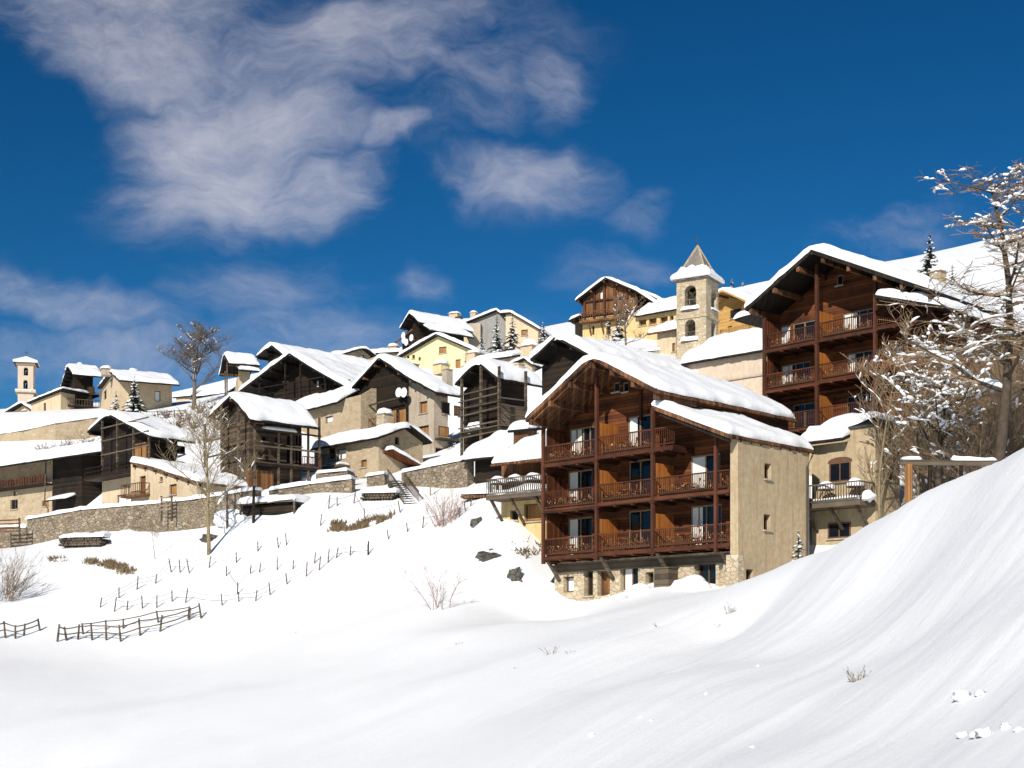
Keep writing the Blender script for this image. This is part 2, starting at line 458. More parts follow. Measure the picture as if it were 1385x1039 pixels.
def eaves_house(name, label, Y, yaw, e0, e1, apex, rear, base, wl=None, wr=None, oh=.6, ohs=.4, th=.2, sn=.5, wm='beige', rm=None, fh=(), sh=(), cat='house',
                group=None, down=4, frame=None, d=.22, gm=None, R=.4):
    """eaves to the front: e0,e1 pixel ends of the front eave; apex, rear = (metres back, metres above that eave)"""
    H = House(name, label, cat, e1[0], e1[1], Y, yaw, base, group)
    u0, z0 = H.F(*e0); z1 = H.F(*e1)[1]; u1 = 0.0; z = z1
    if apex[0] > 100:
        v, za = H.S(apex[0], apex[1], u1); apex = (v, za - z)
    if rear and rear[0] > 100:
        v, za = H.S(rear[0], rear[1], u1); rear = (v, za - z)
    H.prof = pr = [(0, z), (apex[0], z + apex[1])] + ([(rear[0], z + rear[1])] if rear else [])
    H.rf = H.roof(pr, u0, u1, 'u', th, sn, M[rm] if rm else None, R=R)
    a0 = H.F(wl, base, oh)[0] if wl else u0 + ohs
    a1 = H.F(wr, base, oh)[0] if wr else u1 - ohs
    vb = pr[-1][0] - .3
    H.u0, H.u1, H.v0, H.v1 = a0, a1, oh, vb
    zt = interp(pr, oh) + .04
    st = [(oh, zt)] + [(p[0], p[1] + .04) for p in pr[1:] if oh < p[0] < vb] + [(vb, interp(pr, vb) + .04)]
    ho = [H.fbox(h, oh) for h in fh]; hs = [H.sbox(h, a1) for h in sh]
    b = MB()
    wallface(b, H.front(oh), a0, a1, -down, [(a0, zt), (a1, zt)], [h for h in ho if a0 < h[0] < h[1] < a1 and h[3] < zt], d)
    sok = [h for h in hs if oh < h[0] < h[1] < vb and h[3] < min(interp(st, h[0]), interp(st, h[1]))]
    wallface(b, H.side(a1), oh, vb, -down, st, sok, d); wallface(b, H.side(a0), oh, vb, -down, st, [], d)
    wallface(b, H.front(vb), a0, a1, -down, [(a0, st[-1][1]), (a1, st[-1][1])], [], d)
    b.build('wall', M[wm], H.root)
    for q, h in zip(fh, ho): window(H.root, H.front(oh), h, q[4] if len(q) > 4 else 'glass', d if a0 < h[0] < h[1] < a1 and h[3] < zt else -.02, frame)
    for q, h in zip(sh, hs): window(H.root, H.side(a1), h, q[4] if len(q) > 4 else 'glass', d if h in sok else -.02, frame)
    return H

def railing(parent, p, q, h, name='railing', mat='rail', gap=.14, tw=.05, mid=False, n0=None):
    """balustrade between two floor points in the parent's frame"""
    p, q = Vector(p), Vector(q); b = MB(); up = Vector((0, 0, 1)); L = (q - p).length
    b.bar(p + up * h, q + up * h, .09, .07); b.bar(p + up * .12, q + up * .12, .06, .06)
    if mid: b.bar(p + up * h * .55, q + up * h * .55, .05, .05)
    n = max(2, int(L / gap))
    for k in range(n + 1):
        c = p.lerp(q, k / n); b.bar(c + up * .1, c + up * h, tw, tw * .6)
    return b.build(name, M[mat], parent)
# ---------------------------------------------------------------- the snowy hillside: a height field through surveyed points
CP = [  # (column, row, distance) of ground points
 # valley floor and foreground
 (-300,1039,66),(0,1039,59),(350,1039,45),(692,1039,28),(1000,1039,17),(1385,1039,12),(1700,1039,10),
 (-300,1180,40),(0,1220,34),(350,1235,26),(692,1240,15),(1000,1225,9),(1385,1190,8),(1700,1160,7.5),
 (0,950,74),(350,955,62),(692,955,43),(0,900,85),(350,897,78),(560,905,62),(692,890,58),(692,840,71),(692,812,85),(755,807,87),(870,806,80),(960,803,77),
 (-300,900,88),(-300,840,101),(0,862,95),(150,863,96),(275,838,98),(100,820,102),(190,812,102),(350,805,99),(450,800,96),(600,806,84),(500,752,101),(430,775,100),(360,752,107),
 (235,778,106),(100,775,108),(0,800,104),(283,750,108),(150,745,114),(60,737,120),(-200,750,118),(590,772,94),(560,718,102),(640,745,92),(700,704,93),(690,758,88),(650,712,94),(740,706,97),
 (620,690,103),(600,671,110),(680,655,108),(450,712,106),(530,690,107),(420,688,109),(340,708,110),(470,664,114),(540,662,113),(420,672,112),
 # behind the first walls
 (200,722,117.5),(300,712,113),(60,733,124),(200,688,122),(50,702,152),(0,705,158),(110,696,142),(-200,712,162),(350,672,119),(290,684,119),(490,648,127),(620,628,120),(680,612,122),(560,616,138),(590,598,150),
 (60,606,180),(130,604,181),(0,611,181),(-200,612,181),(130,610,165),(270,590,158),(300,570,165),(400,545,158),(60,566,196),(180,566,192),(260,552,190),(330,535,182),
 (470,512,176),(620,506,174),(560,492,192),(650,484,198),(715,490,180),(740,482,188),(690,520,150),(450,500,196),(30,552,250),(0,560,232),(-200,560,235),(200,545,235),(300,530,232),
 (830,458,168),(800,480,150),(870,490,140),(930,500,140),(980,545,120),(880,556,112),(900,470,158),(1000,480,152),(1000,455,170),
 (720,458,240),(640,472,240),(500,495,240),(350,505,250),(200,540,300),(0,560,300),(-200,565,300),
 (640,470,340),(350,520,350),(0,575,380),(-300,575,380),
 # right bank
 (1385,613,38),(1250,668,45),(1160,712,51),(1080,753,58),(1000,794,70),(1600,520,33),
 (1385,850,20),(1385,730,28),(1200,800,37),(1200,900,26),(1000,850,50),(1000,940,27),(1200,1000,17),(850,860,52),(850,930,34),(800,830,66),(1600,850,15),(1600,680,25),
 (1385,628,46),(1250,690,54),(1160,742,60),(1080,784,66),(1600,545,42),
 (1012,806,75),(1100,782,80),(1150,755,78),(1200,725,76),(1300,675,70),(1385,630,66),(1600,560,60),
 (1200,650,92),(1300,612,90),(1385,598,92),(1060,600,96),(1100,592,100),(1000,585,108),(1250,575,102),(1385,530,108),(1600,540,95),
 # upper slopes
 (1250,440,135),(1385,425,130),(1600,400,130),(1150,420,150),(1060,425,160),(1255,378,170),(1385,390,165),
 (1000,402,215),(900,425,230),(820,436,230),(1020,384,290),(1180,357,300),(1290,338,310),(1385,312,320),(1600,270,330),(1000,395,420),(1385,330,480),(1700,290,480),(800,430,420),
]
_a = np.array([((p[0] - CX) / FP, math.log(p[2]) * .55) for p in CP]); _e = np.array([(HY - p[1]) / FP for p in CP])
def _phi(r2): return np.where(r2 > 1e-12, .5 * r2 * np.log(np.maximum(r2, 1e-12)), 0)
_n = len(CP)
_K = _phi(((_a[:, None] - _a[None]) ** 2).sum(-1)) + np.eye(_n) * 6e-5
_Q = np.hstack([np.ones((_n, 1)), _a])
_A = np.block([[_K, _Q], [_Q.T, np.zeros((3, 3))]])
_w = np.linalg.solve(_A, np.concatenate([_e, np.zeros(3)]))
def _smooth_noise(x, y, seed):
    xi, yi = np.floor(x).astype(np.int64), np.floor(y).astype(np.int64); fx, fy = x - xi, y - yi
    fx, fy = fx * fx * fx * (fx * (fx * 6 - 15) + 10), fy * fy * fy * (fy * (fy * 6 - 15) + 10)
    def h(a, b):
        k = (a * 374761393 + b * 668265263 + seed * 974711) & 0xffffffff
        k = ((k ^ (k >> 13)) * 1274126177) & 0xffffffff
        return ((k ^ (k >> 16)) & 0xffff) / 65535.0 - .5
    return (h(xi, yi) * (1 - fx) + h(xi + 1, yi) * fx) * (1 - fy) + (h(xi, yi + 1) * (1 - fx) + h(xi + 1, yi + 1) * fx) * fy
def ground_z(x, y):
    x, y = np.atleast_1d(np.asarray(x, float)), np.atleast_1d(np.asarray(y, float))
    ys = np.maximum(y, 3.0)
    q = np.stack([np.clip(x / ys, -.75, .75), np.log(ys) * .55], -1)
    out = np.empty(len(q))
    for i in range(0, len(q), 20000):
        c = q[i:i+20000]
        out[i:i+20000] = _phi(((c[:, None] - _a[None]) ** 2).sum(-1)) @ _w[:_n] + _w[_n] + c @ _w[_n+1:]
    z = out * ys
    # wind-packed ripples and soft hummocks; long ridges run down the right bank
    c, s = math.cos(math.radians(-52)), math.sin(math.radians(-52))
    p, r = x * c - y * s, x * s + y * c
    bank = np.clip((x + 3 - .02 * y) / 7, 0, 1) * np.clip((75 - y) / 25, 0, 1)
    near = np.clip((130 - y) / 60, .35, 1)
    z = z + near * (.6 * _smooth_noise(x / 9, y / 13, 1) + .22 * _smooth_noise(x / 3.6, y / 5.5, 2) + .045 * _smooth_noise(x / 1.3, y / 2.2, 3))
    z = z + bank * (.085 * _smooth_noise(r / 1.5 + .5 * _smooth_noise(p / 5, r / 3, 8), p / 16, 4) + .05 * _smooth_noise(r / .55, p / 9, 5) + .03 * _smooth_noise(r / .2, p / 6, 6))
    t1 = 1 - np.abs(2 * _smooth_noise(r / 2.6 + .25 * _smooth_noise(p / 7, r / 4, 12), p / 30, 11)); z = z - bank * .022 * np.clip((t1 - .97) / .03, 0, 1)   # narrow sliding tracks
    return z
def gz(x, y): return float(ground_z([x], [y])[0])
def on(px, Y, dz=0.0):
    x = (px - CX) / FP * Y
    return Vector((x, Y, gz(x, Y) + dz))
def hit(px, py, y0=18, y1=330):
    """where the sight line through a picture point first meets the ground"""
    t = np.exp(np.linspace(math.log(y0), math.log(y1), 700)); d = ray(px, py)
    below = ground_z(d[0] * t, t) > d[2] * t
    i = int(np.argmax(below)) if below.any() else len(t) - 1
    return Vector((d[0] * t[i], t[i], gz(d[0] * t[i], t[i])))

def make_terrain():
    NA, NR = 568, 460
    Y = np.exp(np.linspace(math.log(3.2), math.log(640), NR))
    e1 = np.linspace(0, 1, 25)[1:]; E = (.5 + 1.7 * np.exp(-Y / 40))[:, None]; c0 = np.repeat(np.linspace(-.62, .62, NA - 48)[None], NR, 0)
    a = np.hstack([-.62 - E * e1[None, ::-1] ** 1.3, c0, .62 + E * e1[None] ** 1.3])
    X2, Y2 = a * Y[:, None], np.repeat(Y[:, None], NA, 1)
    Z = ground_z(X2.ravel(), Y2.ravel())
    far = np.clip((Y2.ravel() - 480) / 160, 0, 1); Z = Z * (1 - far) + far * Z * .6
    v = np.stack([X2.ravel(), Y2.ravel(), Z], -1)
    i = np.arange(NR * NA).reshape(NR, NA)
    f = np.stack([i[:-1, :-1], i[:-1, 1:], i[1:, 1:], i[1:, :-1]], -1).reshape(-1, 4)
    me = bpy.data.meshes.new('snow_ground'); me.from_pydata(v.tolist(), [], f.tolist()); me.update()
    me.polygons.foreach_set('use_smooth', [True] * len(me.polygons)); me.materials.append(M['ground'])
    o = bpy.data.objects.new('ground', me); COL.objects.link(o); o['kind'] = 'structure'
    return o
make_terrain()
# the flat valley floor behind and beside the viewer, joining the slope
vb = MB(); n = 40
vb.box(-700, 700, -700, 3.0, -8, -3.4)
tag(vb.build('valley_floor', M['ground']), kind='structure')
# ================================================================ the big wooden guest house in front
def lerp(a, b, t): return a + (b - a) * t

def balcony_bay(H, parent_name, ua, ub, z, v0, v1, rail=True, side=None, th=.22, h=1.05):
    """deck slab with its beams, balustrade as a child"""
    b = MB(); b.box(ua, ub, v0, v1, z - th, z)
    b.box(ua, ub, v0 - .05, v0 + .12, z - th - .04, z - .06)
    n = max(2, int((ub - ua) / 1.1))
    for k in range(n + 1):
        u = lerp(ua + .1, ub - .1, k / n); b.box(u - .08, u + .08, v0 - .12, v1, z - th - .13, z - th - .004)
    o = b.build(parent_name, M['rail'], H.root)
    if rail: railing(o, (ua, v0 + .05, z), (ub, v0 + .05, z), h)
    if side is not None: railing(o, (side, v0 + .05, z), (side, v1, z), h)
    return o

def flower_box(H, u0, u1, v, z, label, seed):
    """trough of withered geraniums hung behind the balustrade"""
    r = random.Random(seed); e = empty('flower_box', H.root.matrix_basis @ Vector((0, 0, 0)), H.root.rotation_euler.z, label, 'flower box', 'flower boxes on the guest house balconies')
    e.location = H.root.location
    b = MB(); b.box(u0, u1, v, v + .2, z + .05, z + .24); b.build('trough', M['frame'], e)
    st, fl = MB(), MB()
    for k in range(int((u1 - u0) * 26)):
        p = Vector((r.uniform(u0, u1), v + .1 + r.uniform(-.06, .06), z + .22)); q = p + Vector((r.uniform(-.16, .16), r.uniform(-.2, .1), r.uniform(.08, .42)))
        st.bar(p, q, .014)
        for _ in range(2):
            c = q + Vector((r.uniform(-.07, .07), r.uniform(-.07, .07), r.uniform(-.05, .05))); s = r.uniform(.02, .055)
            d = Vector((r.uniform(-1, 1), r.uniform(-1, 1), r.uniform(-1, 1))) * s; g = Vector((r.uniform(-1, 1), r.uniform(-1, 1), r.uniform(-1, 1))) * s
            fl.face([c - d, c - g, c + d, c + g])
    st.build('foliage', M['twig'], e); fl.build('dried_blossoms', M['flower'], e)
    return e

def chair(H, u, v, z, rz, label, mat='orange'):
    e = empty('balcony_chair', (0, 0, 0), 0, label, 'chair', 'chairs on the guest house balconies')
    p = Vector((u, v, z)); c, s = math.cos(H.root.rotation_euler.z), math.sin(H.root.rotation_euler.z)
    e.location = H.root.location + Vector((p.x * c - p.y * s, p.x * s + p.y * c, p.z)); e.rotation_euler = (0, 0, H.root.rotation_euler.z + rz)
    b = MB(); b.box(-.25, .25, -.24, .24, .42, .46); b.build('seat', M[mat], e)
    b = MB()
    for k in range(4): b.bar((-.2 + .133*k, .23, .46), (-.2 + .133*k, .32, .95), .06, .02)
    b.bar((-.26, .325, .92), (.26, .325, .92), .05, .07); b.build('backrest', M[mat], e)
    for x in (-.22, .22):
        for y in (-.2, .2):
            b = MB(); b.bar((x, y, 0), (x, y, .42), .045); b.build('leg', M[mat], e)
    return e

def table(H, u, v, z, label, r=.42, snow=0.0, group='tables on the guest house balconies', mat='orange'):
    e = empty('balcony_table', (0, 0, 0), 0, label, 'table', group)
    p = Vector((u, v, z)); c, s = math.cos(H.root.rotation_euler.z), math.sin(H.root.rotation_euler.z)
    e.location = H.root.location + Vector((p.x * c - p.y * s, p.x * s + p.y * c, p.z)); e.rotation_euler = (0, 0, H.root.rotation_euler.z)
    b = MB(); b.prism([(r * math.cos(t * math.pi / 8), r * math.sin(t * math.pi / 8)) for t in range(16)], lambda a, q, d: (a, q, d), .68, .73)
    b.build('table_top', M[mat], e)
    for x in (-1, 1):
        for q in (-1, 1):
            b = MB(); b.bar((x * r * .65, q * r * .65, 0), (x * r * .25, q * r * .25, .68), .05); b.build('leg', M[mat], e)
    if snow:
        b = MB(); b.blob((0, 0, .73), (r * 1.12, r * 1.12, snow), u * 3 + v, .12, 14, 10, -.04); b.build('snow_cap', M['snow'], e, True)
    return e

H = House('guest_house', 'large reddish brown wooden guest house with three tiers of balconies nearest the snowy bank', 'guest house', 883, 700, 80.5, -45, 812)
hotel = H
VB = 1.9                                             # balconies are this deep
pr = [H.F(711, 571, -1.5), H.F(800, 486, -1.5), H.F(888, 533, -1.5)]
zr1 = pr[2][1]
vend = H.S(992, 0, pr[1][0])[0]
H.rf = H.roof(pr, -1.5, vend, 'v', .26, .52, M['soffit'], R=.4)
# purlins and rafters under the front overhang
for k in range(7):
    u = lerp(pr[0][0] + .3, pr[2][0] - .2, k / 6); z = interp(pr, u)
    b = MB(); b.box(u - .12, u + .12, -1.42, VB + .4, z - .34, z - .01); b.build('purlin', M['soffit'], H.root)
b = MB()
for k in range(5):
    v = -1.2 + k * .62
    for i in (0, 1):
        (a, za), (c, zc) = pr[i], pr[i + 1]
        b.bar((a + (.05 if i == 0 else 0), v, za - .07), (c - (.05 if i else 0), v, zc - .07), .1, .12)
b.build('rafters', M['soffit'], H.root)
uL = H.F(735, 700)[0]; uP1 = H.F(807, 700)[0]; uP2 = H.F(883, 700)[0]; uP3 = H.F(968.5, 700)[0]; uE = H.F(987.6, 700)[0]; uR = H.F(998.4, 680)[0]
zT, zM, zB = H.F(807, 618)[1], H.F(807, 682)[1], H.F(807, 748)[1]
# lower roof over the right-hand bays
l0, l1 = H.F(874, 551, -.9), H.F(986, 593, -.9)
l0 = (pr[2][0] - .7, l0[1] + (l1[1] - l0[1]) * (pr[2][0] - .7 - l0[0]) / (l1[0] - l0[0]))
vlow = H.S(1100, 0, l1[0])[0]
lp = [l0, l1]
H.roof(lp, -.9, vlow, 'v', .24, .52, M['soffit'], name='lower_roof', R=.5)
b = MB()
for k in range(9):
    v = -.7 + (vlow + .3) * k / 8
    b.bar((l0[0] + .3, v, interp(lp, l0[0] + .3) - .1), (l1[0] - .06, v, l1[1] - .1), .16, .18)
b.build('rafters', M['darksoffit'], H.root)
# gable and back wall of the balconies, boarded
top = [(uL, interp(pr, uL) + .05), (pr[1][0], pr[1][1] + .05), (pr[2][0] - .35, interp(pr, pr[2][0] - .35) + .05)]
ub = pr[2][0] - .35
def door_px(*b): return b
tops = [(770, 578, 806, 616, 'curtain'), (849, 562, 881, 609, 'curtain')]
gabs = [(829, 517, 838, 530, 'dark'), (842, 517, 850, 530, 'glass')]
mids = [(768, 636, 801, 684, 'curtain'), (850, 622, 881, 673, 'glass'), (916, 616, 974, 664, 'curtain')]
lows = [(768, 700, 801, 750, 'curtain'), (850, 690, 881, 742, 'glass'), (916, 684, 976, 736, 'curtain')]
fbot = [H.fbox(q, VB) + (q[4],) for q in tops + gabs]
def doors(hs, zf):
    out = []
    for q in hs:
        h = H.fbox(q, VB); out.append((h[0], h[1], zf + .03, max(h[3], zf + 1.95), q[4]))
    return out
zb0 = zB - .45
hl = doors(tops, zT) + [h for h in fbot[2:]]
hm, hw = doors(mids, zM), doors(lows, zB)
hm, hw = [[(max(h[0], ub + .08),) + h[1:] if h[1] > ub else h for h in q] for q in (hm, hw)]
b = MB(); mf = H.front(VB)
wallface(b, mf, uL, ub, zb0, top, [h for h in hl + hm + hw if h[1] < ub], .14)
wallface(b, mf, ub, uE, zb0, [(ub, interp(lp, ub) + .05), (uE, interp(lp, uE) + .05)], [h for h in hl + hm + hw if h[0] > ub], .14)
wallface(b, H.side(uL), 0.3, vend - .4, zb0, [(0, interp(pr, uL)), (vend, interp(pr, uL))], [], .1)
wallface(b, H.side(ub), VB, vend - .4, zT + 1.0, [(0, zr1 + .1), (vend, zr1 + .1)], [], .1)
wallface(b, H.front(vend - .4), uL, ub, -4, top, [], .1)
b.build('boarded_wall', M['red'], H.root)
for h in hl + hm + hw: window(H.root, mf, h, h[4], .14, M['lframe'])
# left end board walls and the partitions between bays
for z0, z1 in ((zT, zM - .0), (zM, zB), (zB, None)):
    z = z0
    b = MB(); b.box(uL, uL + .1, .25, VB - .004, z + .003, z + 2.1); b.build('end_screen', M['redv'], H.root)
for u, zz in ((uP1, (zT, zM, zB)), (uP2, (zM, zB))):
    for z in zz:
        b = MB(); b.box(u - .04, u + .04, .12, VB - .004, z + .003, z + 2.05); b.build('partition', M['orange'], H.root)
# posts
for u, prf in ((uL, pr), (uP1, pr), (uP2, pr), (uP3, lp)):
    zt = interp(prf, u)
    b = MB(); b.box(u - .095, u + .095, -.095, .095, zB - .45, zt); b.build('post', M['post'], H.root)
# decks
for z, parts in ((zT, ((uL, uP1, 0), (uP1, uP2, .1), (uP2, uP2 + 1.55, .1))), (zM, ((uL, uP1, 0), (uP1, uP2, .08), (uP2, uE, .08))), (zB, ((uL, uP1, 0), (uP1, uP2, .06), (uP2, uE, .06)))):
    for q, (a, c, dz) in enumerate(parts):
        balcony_bay(H, 'balcony', a + .02, c - .02, z + dz, 0 if q < 2 else -.02, VB - .006, True, c - .05 if c == uE and z != zT else None)
# side wall in rough ochre render, coming forward to the balcony front
zsr = interp(lp, uR) + .04
hs_px = [(1034, 627, 1043, 648), (1033, 696, 1042, 717), (1009, 770, 1019, 788)]
hs = [H.sbox(q, uR) for q in hs_px]
b = MB(); ms = H.side(uR)
wallface(b, ms, 0, vlow - .35, -5, [(0, zsr), (vlow, zsr)], hs, .3)
wallface(b, H.front(0), uE + .006, uR, -5, [(uE, interp(lp, uE) + .04), (uR, zsr)], [], .3)
wallface(b, H.side(uE + .006), 0, VB, zB, [(0, interp(lp, uE)), (VB, interp(lp, uE))], [], .1)
wallface(b, H.front(vlow - .35), ub, uR, -5, [(ub, interp(lp, ub)), (uR, zsr)], [], .1)
b.build('rendered_wall', M['ochre'], H.root)
for h in hs: window(H.root, ms, h, 'glass', .3)
b = MB(); vv = vlow - .7; b.tube([(uR + .45, vv, zsr - .25), (uR + .1, vv, zsr - .9), (uR + .1, vv, -3)], [.06] * 3, 8); b.build('downpipe', M['metal'], H.root)
# rubble ground floor, set back below the decks
VG = 1.25; uG0 = H.F(750, 780, VG)[0]; uG1 = uE + .0
gpx = [(762, 780, 776, 801, 'white'), (790, 772, 802, 806, 'dark'), (808, 772, 825, 806, 'door'), (839, 767, 863, 799, 'curtain'), (873, 774, 884, 796, 'dark'), (940, 762, 968, 799, 'glass')]
gh = [H.fbox(q, VG) for q in gpx]; mg = H.front(VG)
b = MB(); wallface(b, mg, uG0, uG1, -4, [(uG0, zB - .3), (uG1, zB - .3)], gh, .45)
wallface(b, H.side(uG0), VG, 9, -4, [(0, zB - .3), (9, zB - .3)], [], .1)
b.box(uE - .25, uR + .02, -.03, .5, -4, zB - .62)
b.build('stone_base', M['palestone'], H.root)
b = MB(); b.box(uG0 - .05, uG1 - .28, VG - .12, VG - .02, zB - .95, zB - .46); b.build('beam', M['grey'], H.root)
for q, h in zip(gpx, gh): window(H.root, mg, h, q[4], .4)
# struts under the decks
for a, c in (((738, 755), (757, 787)), ((811, 752), (829, 785)), ((888, 748), (901, 771)), ((976, 748), (990, 777))):
    p = H.F(*a, 0); q = H.F(*c, VG)
    b = MB(); b.bar((p[0], 0.05, p[1]), (p[0] + .05, VG - .05, p[1] - 1.35), .17); b.build('strut', M['grey'], H.root)
# timber bin by the ground-floor door
p = H.F(895, 797, VG - .4)
e = empty('wooden_bin', at(895, 800, 81.5), math.radians(-45), 'pale boarded wooden bin against the stone ground floor of the guest house', 'bin')
e.location = H.root.location
a, c = H.F(884.5, 785, VG - .9)[0], H.F(904, 785, VG - .9)[0]; zt = H.F(895, 769, VG - .9)[1]
b = MB(); b.box(a, c, VG - .9, VG - .05, -4, zt); b.build('body', M['grey'], e)
b = MB(); b.box(a - .05, c + .05, VG - .95, VG - .03, zt + .004, zt + .06); b.build('lid', M['grey'], e)
e.rotation_euler = H.root.rotation_euler
# gable details: king post, lamp boxes
b = MB(); b.box(pr[1][0] + .85, pr[1][0] + 1.03, VB - .12, VB - .004, zT + 2.2, interp(pr, pr[1][0] + .9) - .05); b.build('king_post', M['post'], H.root)
# flower boxes, tables and chairs
names = {0: 'top', 1: 'middle', 2: 'lowest'}; bays = {0: 'left', 1: 'centre', 2: 'right'}
for f, z in enumerate((zT, zM, zB)):
    for q, (a, c) in enumerate(((uL, uP1), (uP1, uP2), (uP2, uE))):
        if f == 0 and q == 2: continue
        flower_box(H, a + .35, c - .35, .12, z + (.08 if q else 0), f'withered geraniums in a trough, {bays[q]} bay of the guest house {names[f]} balcony', f * 7 + q)
        table(H, lerp(a, c, .3), 1.0, z + (.08 if q else 0), f'small round wooden table on the {names[f]} balcony, {bays[q]} bay, guest house', .36)
        chair(H, lerp(a, c, .3) + .62, .95, z + (.08 if q else 0), -.9, f'slatted wooden chair on the {names[f]} balcony, {bays[q]} bay, guest house')

# ================================================================ second guest house, up behind on the right
H = House('guest_house', 'second reddish brown wooden guest house higher on the right, behind bare bushes', 'guest house', 1105, 516, 97, -46, 600)
h2 = H
VB = 1.9
pr = [H.F(1009, 421, -1.6), H.F(1097, 343, -1.6), H.F(1262, 398, -1.6)]
H.roof(pr, -1.6, 13, 'v', .28, .66, M['darksoffit'], R=.5)
uL, uP1, uP2 = H.F(1034, 516)[0], H.F(1105, 516)[0], H.F(1184, 516)[0]
uE = H.F(1226, 500)[0]; uX = H.F(1262, 500)[0]
zT, zM, zB = H.F(1105, 460)[1], H.F(1105, 516)[1], H.F(1105, 574)[1]
lp = [H.F(1182, 400, -1.3), H.F(1275, 418, -1.3)]
lp[0] = (lp[0][0], lp[0][1] - .15)
H.roof(lp, -1.3, 12, 'v', .22, .6, M['darksoffit'], name='lower_roof', R=.5)
for k in range(8):
    u = lerp(pr[0][0] + .3, pr[2][0] - .3, k / 7); z = interp(pr, u)
    b = MB(); b.box(u - .12, u + .12, -1.5, VB + .4, z - .34, z - .01); b.build('purlin', M['soffit'], H.root)
tops = [(1051, 432, 1069, 463, 'white'), (1072, 425, 1104, 460, 'glass'), (1140, 405, 1184, 447, 'curtain')]
gab = [(1131, 372, 1140, 386, 'glass')]
mids = [(1056, 488, 1096, 520, 'curtain'), (1145, 474, 1190, 510, 'curtain'), (1208, 455, 1222, 486, 'white')]
lows = [(1072, 538, 1104, 572, 'glass'), (1145, 528, 1180, 562, 'glass')]
def doors2(hs, zf):
    out = []
    for q in hs:
        h = H.fbox(q, VB); out.append((h[0], h[1], zf + .03, zf + 2.0, q[4]))
    return out
hh = doors2(tops, zT) + doors2(mids, zM) + doors2(lows, zB) + [H.fbox(gab[0], VB) + ('glass',)]
hh = [h for h in hh]
t2 = [(uL, interp(pr, uL) + .05), (pr[1][0], pr[1][1] + .05), (uX, interp(pr, uX) + .05)]
b = MB(); mf = H.front(VB)
wallface(b, mf, uL, uX, -5, t2, hh, .14)
wallface(b, H.side(uL), .3, 12.5, -5, [(0, interp(pr, uL)), (13, interp(pr, uL))], [], .1)
wallface(b, H.side(uX), VB, 12.5, -5, [(0, interp(pr, uX)), (13, interp(pr, uX))], [], .1)
wallface(b, H.front(12.5), uL, uX, -5, t2, [], .1)
b.build('boarded_wall', M['red'], H.root)
for h in hh: window(H.root, mf, h, h[4], .14, M['lframe'])
for z in (zT, zM, zB):
    b = MB(); b.box(uL, uL + .1, .25, VB - .004, z + .003, z + 2.1); b.build('end_screen', M['redv'], H.root)
    b = MB(); b.box(uP1 - .04, uP1 + .04, .12, VB - .004, z + .003, z + 2.05); b.build('partition', M['orange'], H.root)
for u, p_ in ((uL, pr), (uP1, pr), (uP2, pr), (uX - .2, pr)):
    b = MB(); b.box(u - .11, u + .11, -.11, .11, -4, interp(p_, u) - .0); b.build('post', M['post'], H.root)
fl = 0
for f, z in enumerate((zT, zM, zB)):
    for q, (a, c) in enumerate(((uL, uP1), (uP1, uP2), (uP2, uX))):
        balcony_bay(H, 'balcony', a + .02, c - .02, z + .07 * q, -.02 * (q == 2), VB - .006, True)
        if q < 2 and f < 2:
            flower_box(H, a + .4, c - .4, .12, z + .07 * q, f'withered plants in a trough, {bays[q]} bay, {names[f]} balcony of the upper guest house', 40 + f * 7 + q)
            chair(H, lerp(a, c, .35), .95, z + .07 * q, -.9, f'slatted wooden chair, {bays[q]} bay, {names[f]} balcony of the upper guest house')
for s_, (a, c) in enumerate(((H.F(985, 0)[0], uL - .1),)):
    pass
# little snow-covered side roof at its left corner
q0, q1 = H.F(1003, 437, 1.0), H.F(1032, 428, 1.0)
H.roof([q0, q1], .2, 4.5, 'v', .15, .5, M['darksoffit'], name='side_roof')

# ================================================================ rendered annex with a balcony behind the guest house
H = House('annex', 'ochre rendered annex with a small railed balcony, between guest house and bushes', 'house', 1184, 640, 81.2, -45, 700)
an = H
uA = H.F(1098, 650)[0]; uT = H.F(1150, 620)[0]; dS = H.S(1217, 640, 0)[0]
zT1, zT2 = H.F(1180, 577)[1], H.F(1100, 603)[1]
hp = [(1122, 625, 1151, 652, 'glass'), (1120, 707, 1151, 728, 'glass')]
hh = [H.fbox(q) for q in hp]; hsd = [H.sbox((1203, 630, 1210, 650), 0)]
b = MB()
wallface(b, H.front(0), uT, 0, -5, [(uT, zT1), (0, zT1)], [], .3)
wallface(b, H.front(0), uA, uT, -5, [(uA, zT2), (uT, zT2)], [h for h in hh if h[1] < uT], .3)
wallface(b, H.side(0), 0, dS, -5, [(0, zT1), (dS, zT1 - .4)], hsd, .3)
wallface(b, H.side(uT + .003), 0, 4, zT2 - .5, [(0, zT1), (4, zT1)], [], .1); b.box(uT, 0, .003, dS - .003, zT1 - .35, zT1 - .01)
b.box(uT + .01, -.01, dS - .1, dS, -5, zT1 - .4)
b.build('wall', M['ochre'], H.root)
for q, h in zip(hp, hh): window(H.root, H.front(0), h, q[4], .28 if h[1] < uT else -.02)
window(H.root, H.side(0), hsd[0], 'dark', .28)
b = MB(); b.box(uT - .1, .12, -.12, dS + .1, zT1 + .003, zT1 + .14); ro = b.build('flat_roof', M['slate'], H.root)
w = MB(); snow_sheet(w, lambda s, t: (uT - .05 + s, -.08 + t, zT1 + .14 + .35 * math.exp(-((s - 1.6) / 1.1) ** 2)), -uT + .1, dS + .1, .62, .55, .5, 4.4); w.build('snow_cover', M['snow'], ro, True)
z0 = H.F(1120, 599, -.7)[1]
H.roof([(-.75, z0), (3.4, z0 + 1.5)], uA - .6, uT - .03, 'u', .2, .6, M['darksoffit'], name='lower_roof')
